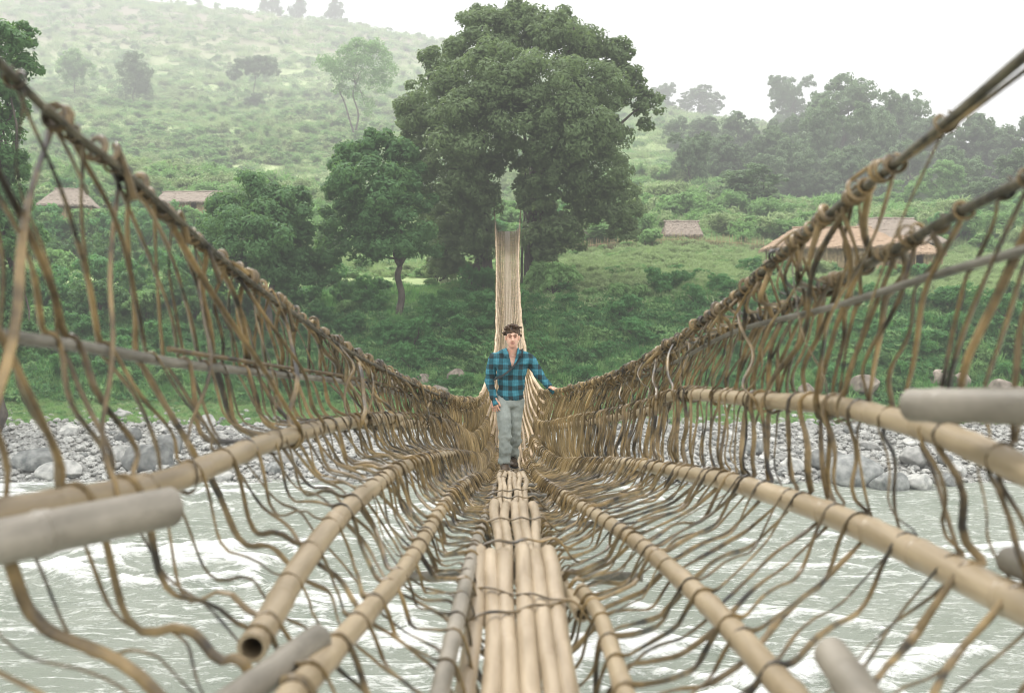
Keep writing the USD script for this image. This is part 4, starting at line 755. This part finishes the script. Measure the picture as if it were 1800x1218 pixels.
def side_path(lines, sgn, d0, typ, rng, sp, lean):
    n = len(lines); pts = []
    ins = np.array([sgn, 0.0, 0.0])
    far = min(1.0, max(0.0, (d0 - 6) / 5))
    for k, L in enumerate(lines):
        d1 = max(0.55, d0 + LEAN(k, n, sgn, typ, d0) + rng.normal() * 0.025 * (1 - 0.5 * far)); c = L(d1); r = L.r + 0.006
        if k + 1 < n: nx = lines[k + 1](max(0.55, d0 + LEAN(k + 1, n, sgn, typ, d0)))
        else: nx = deckpt(max(0.55, d0 + lean), -sgn * 0.05, -0.085)
        cc = c
        if k == 0:
            a = np.linspace(0, 2 * math.pi * (1.1 if typ == 0 else 0.6), 8 if typ == 0 else 5) + (2.2 if typ == 0 else 1.4); y = np.linspace(-0.022, 0.022, len(a))
            pts += [cc + [sgn * math.cos(t) * (r + 0.003), yy, math.sin(t) * (r + 0.003)] for t, yy in zip(a, y)]
        elif typ == 0:
            pts += [cc - ins * r * 0.75 + [0, 0, r * 0.75], cc + ins * r * 0.25 + [0, 0, r], cc + ins * r * 1.02 + [0, 0.004, -r * 0.1]]
        else:
            pts += [cc - ins * r * 1.05 + [0, 0, r * 0.05], cc - ins * r * 0.1 + [0, 0, -r * 1.05]]
        dx, dzg = abs(nx[0] - c[0]), c[2] - nx[2]
        if dzg > 1.3 * dx + 0.05:                        # the upright wall: nearly straight, a slack bend low down
            for t in ((0.35, 0.72) if dzg > 0.3 else (0.5,)):
                q = c + (nx - c) * t; pts.append(q + ins * (0.012 if typ == 0 else -0.012) + [0, rng.normal() * 0.02, 0] + rng.normal(size=3) * 0.010)
        else:                                             # the floor: falls steeply off the pole, then runs flat to the next
            drop = (max(0.055 * (1 - 0.4 * far), min(0.58 * dzg, 0.2)) + 0.05 * min(dx, 0.25) / 0.25) * rng.uniform(0.8, 1.2)
            pts.append(c + ins * (r * (0.9 if typ == 0 else 0.75) + 0.17 * dx) + np.array([0, 0.02, -drop]) + rng.normal(size=3) * 0.010)
            if dx > 0.25: pts.append(c + (nx - c) * 0.66 + np.array([0, 0.02, -0.020 - 0.02 * typ]) + rng.normal(size=3) * 0.008)
    return pts
def hoop(d0, typ, rng, sp, lean):
    rl = [LINES_R[0], LINES_R[1] if typ == 0 else LINES_R[2]] + LINES_R[3:]
    if d0 < 2.75: rl = [LINES_R[1]] + ([LINES_R[2]] if typ else []) + LINES_R[3:]
    l = side_path(LINES_L, 1, d0, typ, rng, sp, lean); r = side_path(rl, -1, d0 + rng.normal() * 0.03 + (0.1 if typ else 0), typ, rng, sp, lean)
    return l + [deckpt(max(0.55, d0 + lean), 0.0, -0.09)] + r[::-1]
rng = np.random.default_rng(310)
d, near = 1.1, 0
while d < 14.3:
    sp = 0.20 if d < 3.4 else (0.175 if d < 5.0 else (0.135 if d < 7.5 else 0.095))
    for typ in (0, 1):
        pts = hoop(d + (0.04 if typ else 0.0), typ, rng, sp, -0.25 if typ == 0 else -0.42)
        n = 300 if d < 4.5 else (200 if d < 8 else 130)
        path = taut(pts, n)
        n = len(path)
        w = (0.0061 if d < 4 else 0.0061 if d < 7 else 0.0078) * (rng.uniform(0.8, 1.4) if d < 5 else rng.uniform(0.75, 1.3))
        wob = 1 + 0.22 * np.sin(np.linspace(0, rng.uniform(18, 40), n) + rng.uniform(0, 6))
        o = obj('cane_strand', tube(path, w * 1.3 * wob, 6 if d < 8 else 4, 0.48, np.cumsum(rng.normal(size=n)) * 0.10 + rng.uniform(0, 3)), 'cane' if d < 9 else 'cane_far', bridge, smooth=True)
        near += 1
    d += sp * rng.uniform(0.6, 1.42)
# long diagonals that tie the upper rail to the poles below
for Ls, sgn in ((LINES_L, 1), (LINES_R, -1)):
    d = 2.3
    while d < 8.5:
        lean = rng.uniform(0.5, 0.95) * rng.choice([1, 1, 1, -0.6]); a0 = Ls[0](d); b0 = Ls[2 if sgn > 0 else 3](max(1.5, d + lean)); ins = np.array([sgn, 0, 0])
        t = np.linspace(0, 2 * math.pi * 1.2, 8) + 1.2; rr = Ls[0].r + 0.012
        pts = [a0 + [sgn * math.cos(q) * rr, yy, math.sin(q) * rr] for q, yy in zip(t, np.linspace(-0.03, 0.03, 8))]
        pts += [a0 + (b0 - a0) * q + ins * (0.03 + 0.02 * rng.normal()) + rng.normal(size=3) * 0.012 for q in (0.3, 0.6, 0.85)]
        pts += [b0 + ins * (0.045) + [0, 0.01, 0.01], b0 + ins * 0.02 + [0, 0.03, -0.05], b0 - ins * 0.04 + [0, 0.05, -0.035]]
        tp = taut(pts, 60); obj('diagonal_strand', tube(tp, 0.0075 * rng.uniform(0.7, 1.6), 6, 0.38, np.cumsum(rng.normal(size=len(tp))) * 0.10 + rng.uniform(0, 3)), 'cane', bridge, smooth=True)
        d += rng.uniform(0.25, 0.6) if d < 5 else rng.uniform(0.2, 0.4)
# curls and loose ends at the rails
for L, sgn in ((LINES_L[0], 1), (LINES_R[0], -1), (LINES_R[1], -1)):
    d = 2.3 if sgn > 0 else 2.68
    while d < 11:
        c = L(d); R = L.r + rng.uniform(0.006, 0.02); turns = rng.uniform(0.9, 2.2); t = np.linspace(0, 2 * math.pi * turns, 22)
        p = c + np.stack([sgn * np.cos(t + 2.5) * R * (0.7 + 0.2 * t / 6), np.linspace(-0.05, 0.05, 22) * rng.uniform(0.4, 1.3), np.sin(t + 2.5) * R + (R - L.r) * 0.5], 1)
        end = p[-1] + np.stack([np.linspace(0, sgn * rng.uniform(-0.05, 0.08), 8), np.linspace(0, 0.05, 8), -np.linspace(0, 1, 8) ** 1.3 * rng.uniform(0.03, 0.24)], 1)
        q = np.vstack([p, end[1:]])
        obj('rail_lashing', tube(q, 0.0075 * rng.uniform(0.7, 1.5), 6, 0.5, np.linspace(0, 2, len(q))), 'cane', bridge, smooth=True)
        d += rng.uniform(0.13, 0.34) * (1 if d < 6 else 0.7)
# far part: beyond the walking man, up to the fig tree
far_parts = []
for u, v in [(-1, 1), (-1.0, 0.86), (-0.97, 0.7), (-0.93, 0.52), (-0.87, 0.37), (-0.78, 0.23), (-0.66, 0.12), (-0.52, 0.05), (-0.38, 0.0), (0.38, 0.0), (0.52, 0.05), (0.66, 0.12), (0.78, 0.23), (0.87, 0.37), (0.93, 0.52), (0.97, 0.7), (1.0, 0.86), (1, 1)]:
    d = np.linspace(13.2, 85.6, 90); z = DECK(d) + v * (W_R(d) - DECK(d)); x = W_C(d) + u * W_W(d)
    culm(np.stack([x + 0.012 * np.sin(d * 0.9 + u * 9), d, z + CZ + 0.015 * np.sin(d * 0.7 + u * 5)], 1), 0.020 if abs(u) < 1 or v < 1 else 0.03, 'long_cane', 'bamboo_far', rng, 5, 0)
d = 14.2
while d < 85.6:
    a = np.linspace(-1, 1, 19); u = np.sign(a) * np.minimum(1, np.abs(a) * 1.5) ** 0.8; v = np.clip((np.abs(a) - 0.36) / 0.64, 0, 1) ** 1.5
    dd = d + 0.25 * (1 - np.abs(a)) + rng.normal(size=19) * 0.02
    out = 1.03; z = DECK(dd) + v * (W_R(dd) - DECK(dd)) - 0.03; x = W_C(dd) + u * out * W_W(dd) + rng.normal(size=19) * 0.012
    far_parts.append(tube(np.stack([x, dd, z + CZ], 1), 0.011 + 0.0001 * d, 4, 0.7, caps=False)); d += (0.11 if d < 30 else 0.2) * rng.uniform(0.8, 1.2)
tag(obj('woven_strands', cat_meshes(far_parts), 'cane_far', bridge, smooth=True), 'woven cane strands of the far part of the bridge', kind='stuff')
# the end loops on the tree
for s in (-1, 1):
    e = np.array([float(W_C(85.5)) + s * float(W_W(85.5)), 85.5, float(W_R(85.5)) + CZ]); culm(np.array([e, e + [s * 0.15, 1.0, 1.5], e + [s * 0.1, 2.2, 3.2]]), 0.05, 'anchor_cane', 'cane', rng, 6, 0)

# ------------------------------------------------------------------ the walking man
mat('skin', {'n': ('noise_texture', {'scale': 14.0, 'detail': 3.0}), 'r': ('rgb_ramp', {'ramp': [(0.3, (0.50, 0.285, 0.20)), (0.7, (0.60, 0.36, 0.26))]}), 'p': ('principled_bsdf', {'roughness': 0.5, 'subsurface_weight': 0.12, 'subsurface_scale': 0.02})}, [('n.fac', 'r.fac'), ('r.color', 'p.base_color')])
def band(node_in, freq, phase): return None
mat('plaid_shirt', {'tc': ('texture_coordinate', {}), 's': ('separate_xyz', {}), 'nz': ('noise_texture', {'scale': 5.0, 'detail': 2.0}), 'wob': ('math', {'math_type': 'multiply_add', 'value2': 0.05, 'value3': -0.025}), 'xx': ('math', {'math_type': 'add'}), 'zz': ('math', {'math_type': 'add'}),
     'fx': ('math', {'math_type': 'multiply', 'value2': 8.5}), 'fz': ('math', {'math_type': 'multiply', 'value2': 8.0}), 'wx': ('math', {'math_type': 'pingpong', 'value2': 0.5}), 'wz': ('math', {'math_type': 'pingpong', 'value2': 0.5}),
     'rx': ('rgb_ramp', {'ramp': [(0.0, (0.05, 0.05, 0.05)), (0.20, (0.08, 0.08, 0.08)), (0.27, (1, 1, 1)), (0.36, (0.6, 0.6, 0.6)), (0.5, (1, 1, 1))]}), 'rz': ('rgb_ramp', {'ramp': [(0.0, (0.05, 0.05, 0.05)), (0.20, (0.08, 0.08, 0.08)), (0.27, (1, 1, 1)), (0.5, (0.8, 0.8, 0.8))]}),
     'sum': ('mix', {'fac': 0.5}), 'c': ('rgb_ramp', {'ramp': [(0.05, (0.024, 0.034, 0.036)), (0.5, (0.028, 0.095, 0.118)), (0.95, (0.055, 0.205, 0.255))]}), 'bn': ('noise_texture', {'scale': 9.0, 'detail': 3.0}), 'b': ('bump', {'strength': 0.8, 'distance': 0.03}), 'p': ('principled_bsdf', {'roughness': 0.85, 'specular_ior_level': 0.15})},
    [('tc.object', 's.vector'), ('tc.object', 'nz.vector'), ('nz.fac', 'wob.value1'), ('wob.value', 'xx.value1'), ('s.x', 'xx.value2'), ('wob.value', 'zz.value1'), ('s.z', 'zz.value2'), ('xx.value', 'fx.value1'), ('zz.value', 'fz.value1'), ('fx.value', 'wx.value1'), ('fz.value', 'wz.value1'),
     ('wx.value', 'rx.fac'), ('wz.value', 'rz.fac'), ('rx.color', 'sum.color1'), ('rz.color', 'sum.color2'), ('sum.color', 'c.fac'), ('c.color', 'p.base_color'), ('tc.object', 'bn.vector'), ('bn.fac', 'b.height'), ('b.normal', 'p.normal')])
speckled('trouser_cloth', (0.20, 0.225, 0.205), (0.33, 0.36, 0.33), 5.0, 0.85, 0.9, bscale=9.0, spec=0.15)
speckled('hair_brown', (0.022, 0.012, 0.007), (0.10, 0.056, 0.028), 30.0, 0.55, 0.8)
speckled('boot_leather', (0.035, 0.024, 0.015), (0.11, 0.075, 0.045), 18.0, 0.6, 0.3)
speckled('boot_sole', (0.012, 0.012, 0.012), (0.03, 0.03, 0.03), 18.0, 0.8, 0.2)
speckled('strap_web', (0.010, 0.016, 0.018), (0.03, 0.036, 0.036), 30.0, 0.7, 0.1)
speckled('eye_dark', (0.018, 0.012, 0.010), (0.04, 0.025, 0.02), 30.0, 0.3)
speckled('lip', (0.34, 0.15, 0.12), (0.42, 0.2, 0.16), 20.0, 0.5)
MD = 12.0
fz_ = float(DECK(MD)) + CZ + 0.018
man = thing('person', ((898 - 900) / FPX * MD, MD, fz_), label='man in blue plaid shirt and grey trousers walking on the cane bridge', cat='person')
K = MD / FPX
def mp(px, py, y=0.0): return np.array([(px - 898) * K, y, (828 - py) * K + (CZ + (HOR - 828) * K - fz_)])
def ball(c, r, n=20):
    s = m3.Manifold.sphere(1.0, n); return s.scale(tuple(float(v) for v in np.broadcast_to(r, 3))).translate(tuple(float(v) for v in c))
def chain(*js): return [m3.Manifold.batch_hull([ball(*a), ball(*b)]) for a, b in zip(js, js[1:])]
def union(ms): return m3.Manifold.batch_boolean(ms, m3.OpType.Add)
def soft(man_, edge, it=8, lam=0.5):
    mm = man_.refine_to_length(edge).to_mesh(); t = trimesh.Trimesh(mm.vert_properties[:, :3], mm.tri_verts, process=True)
    trimesh.smoothing.filter_taubin(t, lamb=lam, nu=lam + 0.02, iterations=it); return t
head = mp(901, 594, -0.02)
shL, shR = mp(868, 630, 0.02), mp(931, 632, 0.02); elL, elR = mp(860, 668, 0.05), mp(946, 657, 0.0); wrL, wrR = mp(869, 701, -0.08), mp(966, 680, -0.03)
hipL, hipR = mp(884, 704, 0.0), mp(908, 704, 0.03); knL, knR = mp(888, 757, -0.09), mp(905, 757, 0.05); anL, anR = mp(887, 808, -0.10), mp(902, 803, 0.16)
neck0, neck1 = mp(900, 622, 0.03), mp(901, 608, 0.01)
# hands: a palm, four curled fingers of different lengths and a thumb
def hand(w, fwd, side, nrm, curl, flip=1):
    fwd, side, nrm = (np.asarray(a, float) / np.linalg.norm(a) for a in (fwd, side, nrm)); out = []
    p0 = w; p1 = w + fwd * 0.085
    corners = [ball(p0 + side * 0.022, 0.019), ball(p0 - side * 0.022, 0.019), ball(p1 + side * 0.034, 0.0145), ball(p1 - side * 0.034, 0.0145), ball(p1, 0.016)]
    out.append(m3.Manifold.batch_hull(corners))
    for k, L in enumerate((0.070, 0.082, 0.078, 0.060)):
        b = p1 + side * (0.033 - 0.022 * k) * flip - fwd * 0.006; c, js = b, [(b, 0.0105)]; a = 0.15
        for seg, fr in enumerate((0.45, 0.32, 0.23)):
            a += curl * (0.5 + 0.5 * seg); c = c + (fwd * math.cos(a) + nrm * math.sin(a)) * L * fr + side * flip * (0.004 * (1.5 - k)); js.append((c, 0.0098 - 0.0012 * seg))
        out += chain(*js)
    b = p0 + side * 0.024 * flip + fwd * 0.022; out += chain((b, 0.0135), (b + side * 0.032 * flip + fwd * 0.026 + nrm * 0.012, 0.012), (b + side * 0.040 * flip + fwd * 0.062 + nrm * 0.018, 0.0095))
    return out
sk = chain((neck0 - [0, 0, 0.10], 0.072), (neck0, 0.062), (neck1, 0.056), (head - [0, -0.02, 0.03], 0.055))
sk += [m3.Manifold.batch_hull([ball(head + [0, 0.025, 0.045], (0.078, 0.092, 0.082)), ball(head + [0, -0.02, -0.02], (0.066, 0.07, 0.06)), ball(head + [0, -0.045, -0.092], (0.034, 0.03, 0.026)), ball(head + [0.048, 0.0, -0.05], 0.022), ball(head + [-0.048, 0.0, -0.05], 0.022)])]
sk += [m3.Manifold.batch_hull([ball(head + [0, -0.098, 0.02], 0.009), ball(head + [0, -0.118, -0.024], 0.0125), ball(head + [-0.014, -0.098, -0.028], 0.009), ball(head + [0.014, -0.098, -0.028], 0.009)])]      # nose
sk += [ball(head + [s * 0.08, 0.02, 0.0], (0.012, 0.024, 0.034)) for s in (-1, 1)]                                                                                  # ears
sk += [m3.Manifold.batch_hull([ball(head + [-0.05, -0.072, 0.035], 0.016), ball(head + [0.05, -0.072, 0.035], 0.016), ball(head + [0, -0.082, 0.036], 0.014)])]        # brow
sk += [m3.Manifold.batch_hull([ball(mp(876, 633, 0.02), 0.036), ball(mp(924, 633, 0.02), 0.036), ball(mp(900, 640, -0.01), (0.12, 0.085, 0.10)), ball(mp(900, 690, 0.02), (0.11, 0.075, 0.10))])]
sk += chain((shL, 0.034), (elL, 0.030), (wrL, 0.026)) + chain((shR, 0.034), (elR, 0.030), (wrR, 0.026))
sk += chain((hipL, 0.065), (knL, 0.045), (anL, 0.034)) + chain((hipR, 0.065), (knR, 0.045), (anR, 0.034)) + chain((mp(900, 690, 0.02), 0.085), (mp(896, 704, 0.02), 0.085))
hl = hand(wrL, [0.12, -0.25, -1.0], [0.85, -0.5, 0.2], [0.3, 0.9, -0.1], 0.28, 1); hr = hand(wrR, [0.9, -0.25, -0.25], [-0.2, -0.95, 0.1], [0.1, 0.0, -1.0], 0.42, 1)
body = soft(union(sk), 0.02, 6); hands = soft(union(hl + hr + chain((elL * 0.3 + wrL * 0.7, 0.028), (wrL, 0.026)) + chain((elR * 0.3 + wrR * 0.7, 0.028), (wrR, 0.026))), 0.006, 4)
bm = union([m3.Manifold(m3.Mesh(np.asarray(t.vertices, np.float32), np.asarray(t.faces, np.uint32))) for t in (body, hands)])
obj('body', bm, 'skin', man, smooth=True)
for s in (-1, 1):
    e = head + [s * 0.031, -0.0905, 0.012]; obj('eye', soft(ball(e, (0.0115, 0.007, 0.0058), 16), 0.006, 1), 'eye_dark', man, smooth=True)
    obj('eyebrow', tube(np.array([head + [s * 0.012, -0.098, 0.032], head + [s * 0.032, -0.096, 0.041], head + [s * 0.055, -0.082, 0.033]]), 0.0048, 6), 'hair_brown', man, smooth=True)
obj('mouth', tube(np.array([head + [-0.025, -0.086, -0.058], head + [0, -0.096, -0.06], head + [0.025, -0.086, -0.058]]), 0.0052, 6), 'lip', man, smooth=True)
# hair: a cap of tousled locks
rngm = np.random.default_rng(500); hh = []
cap = ball(head + [0, 0.03, 0.055], (0.086, 0.100, 0.088)) - m3.Manifold.batch_hull([ball(head + [0.012, -0.10, -0.005], (0.060, 0.075, 0.083)), ball(head + [0, -0.09, -0.06], (0.082, 0.08, 0.06)), ball(head + [0, -0.09, -0.15], (0.09, 0.09, 0.07))]); hh.append(cap)
for _ in range(130):
    d = rand_dirs(1, rngm)[0]; d[2] = abs(d[2]) * 1.1 - 0.35
    if d[1] < -0.2 and d[2] < 0.42 + 0.2 * rngm.random(): continue
    d /= np.linalg.norm(d)
    c = head + [0, 0.03, 0.062] + d * np.array([0.081, 0.095, 0.098]); e = c + (d * 0.5 + np.array([rngm.normal() * 0.5, rngm.normal() * 0.4 - 0.2, -0.35])) * 0.04
    hh += chain((c, rngm.uniform(0.012, 0.022)), (e, 0.009))
obj('hair', soft(union(hh), 0.012, 2), 'hair_brown', man, smooth=True)
# shirt
sh = [m3.Manifold.batch_hull([ball(mp(871, 630, 0.02), 0.066), ball(mp(929, 631, 0.02), 0.066), ball(mp(888, 621, 0.03), 0.05), ball(mp(912, 621, 0.03), 0.05), ball(mp(900, 645, -0.005), (0.185, 0.125, 0.10))]),
      m3.Manifold.batch_hull([ball(mp(900, 645, -0.005), (0.188, 0.127, 0.10)), ball(mp(898, 682, 0.01), (0.158, 0.115, 0.08))]),
      m3.Manifold.batch_hull([ball(mp(898, 682, 0.01), (0.158, 0.115, 0.08)), ball(mp(896, 701, 0.015), (0.165, 0.125, 0.035))])]
sh += chain((shL, 0.072), (elL, 0.058), (wrL * 0.93 + elL * 0.07, 0.044)) + chain((shR, 0.072), (elR, 0.058), (wrR * 0.93 + elR * 0.07, 0.042))
shirt = soft(union(sh), 0.022, 7)
sv = np.array(shirt.vertices); sv += np.array(shirt.vertex_normals) * (0.020 * (meshkit.fbm(sv * np.array([11, 11, 16]), 3, 71) - 0.5) * 2)[:, None]; shirt.vertices = sv
sm_ = m3.Manifold(m3.Mesh(np.asarray(shirt.vertices, np.float32), np.asarray(shirt.faces, np.uint32)))
vneck = m3.Manifold.batch_hull([ball(mp(892, 615, -0.15), 0.012), ball(mp(909, 615, -0.15), 0.012), ball(mp(901, 645, -0.2), 0.008), ball(mp(892, 612, -0.0), 0.012), ball(mp(909, 612, -0.0), 0.012), ball(mp(901, 645, -0.055), 0.008)])
sm_ = sm_ - vneck - m3.Manifold.batch_hull([ball(neck0 + [0, 0, -0.01], 0.07), ball(neck1, 0.07)])
obj('shirt', sm_, 'plaid_shirt', man, smooth=50)
for s, a, b, c in ((-1, (889, 615), (893, 622), (898, 640)), (1, (911, 615), (909, 622), (904, 640))):
    p = [mp(*a, 0.05) + [0, 0, 0.012], mp(*a, -0.05) + [0, 0, 0.008], mp(*b, -0.115), mp(*c, -0.135)]
    col = m3.Manifold.batch_hull([ball(p[0], 0.012), ball(p[1], 0.012)]) + m3.Manifold.batch_hull([ball(p[1], 0.012), ball(p[2], 0.010), ball(p[2] + [s * 0.035, 0.01, -0.022], 0.009), ball(p[1] + [s * 0.03, 0, -0.03], 0.009)]) + m3.Manifold.batch_hull([ball(p[2], 0.009), ball(p[2] + [s * 0.02, 0.0, -0.02], 0.008), ball(p[3], 0.007)])
    obj('collar', soft(col, 0.012, 2), 'plaid_shirt', man, smooth=True)
for w, e in ((wrL, elL), (wrR, elR)):
    q = w * 0.90 + e * 0.10; obj('cuff', tube(np.array([q * 0.7 + (w * 0.72 + e * 0.28) * 0.3, q, w * 0.97 + e * 0.03]), np.array([0.044, 0.046, 0.043]), 14, hollow=0.75), 'plaid_shirt', man, smooth=45)
# trousers
tr_ = chain((mp(898, 698, 0.015), (0.155, 0.118, 0.05)), (mp(895, 712, 0.015), (0.155, 0.115, 0.05)))
tr_ += chain((hipL, (0.098, 0.105, 0.09)), (knL, 0.076), (anL + [0, 0.0, -0.02], 0.071)) + chain((hipR, (0.098, 0.105, 0.09)), (knR, 0.074), (anR + [0, 0, -0.02], 0.070))
tt = soft(union(tr_), 0.022, 6); tv = np.array(tt.vertices); low = np.clip((mp(0, 730)[2] - tv[:, 2]) * 3, 0.25, 1)
tv += np.array(tt.vertex_normals) * (0.042 * low * (meshkit.fbm(tv * np.array([9, 9, 17]), 3, 75) - 0.5) * 2)[:, None]; tt.vertices = tv
obj('trousers', tt, 'trouser_cloth', man, smooth=True)
# boots
for an, y0, gy in ((anL, 0.0, None), (anR, 0.0, None)):
    toe = an + [0.012, -0.15, 0]; sole_z = 0.0 + (0.0 if an is anL else 0.02)
    up = union([m3.Manifold.batch_hull([ball([an[0], an[1] + 0.02, sole_z + 0.055], (0.052, 0.055, 0.045)), ball([toe[0], toe[1], sole_z + 0.042], (0.054, 0.058, 0.034)), ball([an[0], an[1] - 0.02, sole_z + 0.085], 0.045)])] + chain(([an[0], an[1] + 0.005, sole_z + 0.075], 0.055), ([an[0], an[1], sole_z + 0.16], 0.054)))
    b_ = obj('boot', soft(up, 0.016, 3), 'boot_leather', man, smooth=True)
    so = m3.Manifold.batch_hull([ball([an[0], an[1] + 0.025, sole_z + 0.014], (0.056, 0.06, 0.014)), ball([toe[0], toe[1], sole_z + 0.014], (0.058, 0.064, 0.014))]); obj('sole', so, 'boot_sole', b_, smooth=40)
    for k in range(4): obj('lace', tube(np.array([[an[0] - 0.03, an[1] - 0.045 - 0.014 * k, sole_z + 0.155 - 0.022 * k], [an[0], an[1] - 0.068 - 0.014 * k, sole_z + 0.15 - 0.022 * k], [an[0] + 0.03, an[1] - 0.045 - 0.014 * k, sole_z + 0.155 - 0.022 * k]]), 0.004, 5), 'strap_web', b_)
st = [mp(917, 622, 0.03) + [0, 0, 0.055], mp(914, 628, -0.10), mp(905, 640, -0.150), mp(889, 655, -0.155), mp(873, 664, -0.11), mp(868, 668, -0.02)]
obj('strap', tube(spline(st, 24), 0.019, 8, 0.25, np.full(24, 0.5)), 'strap_web', man, smooth=40)
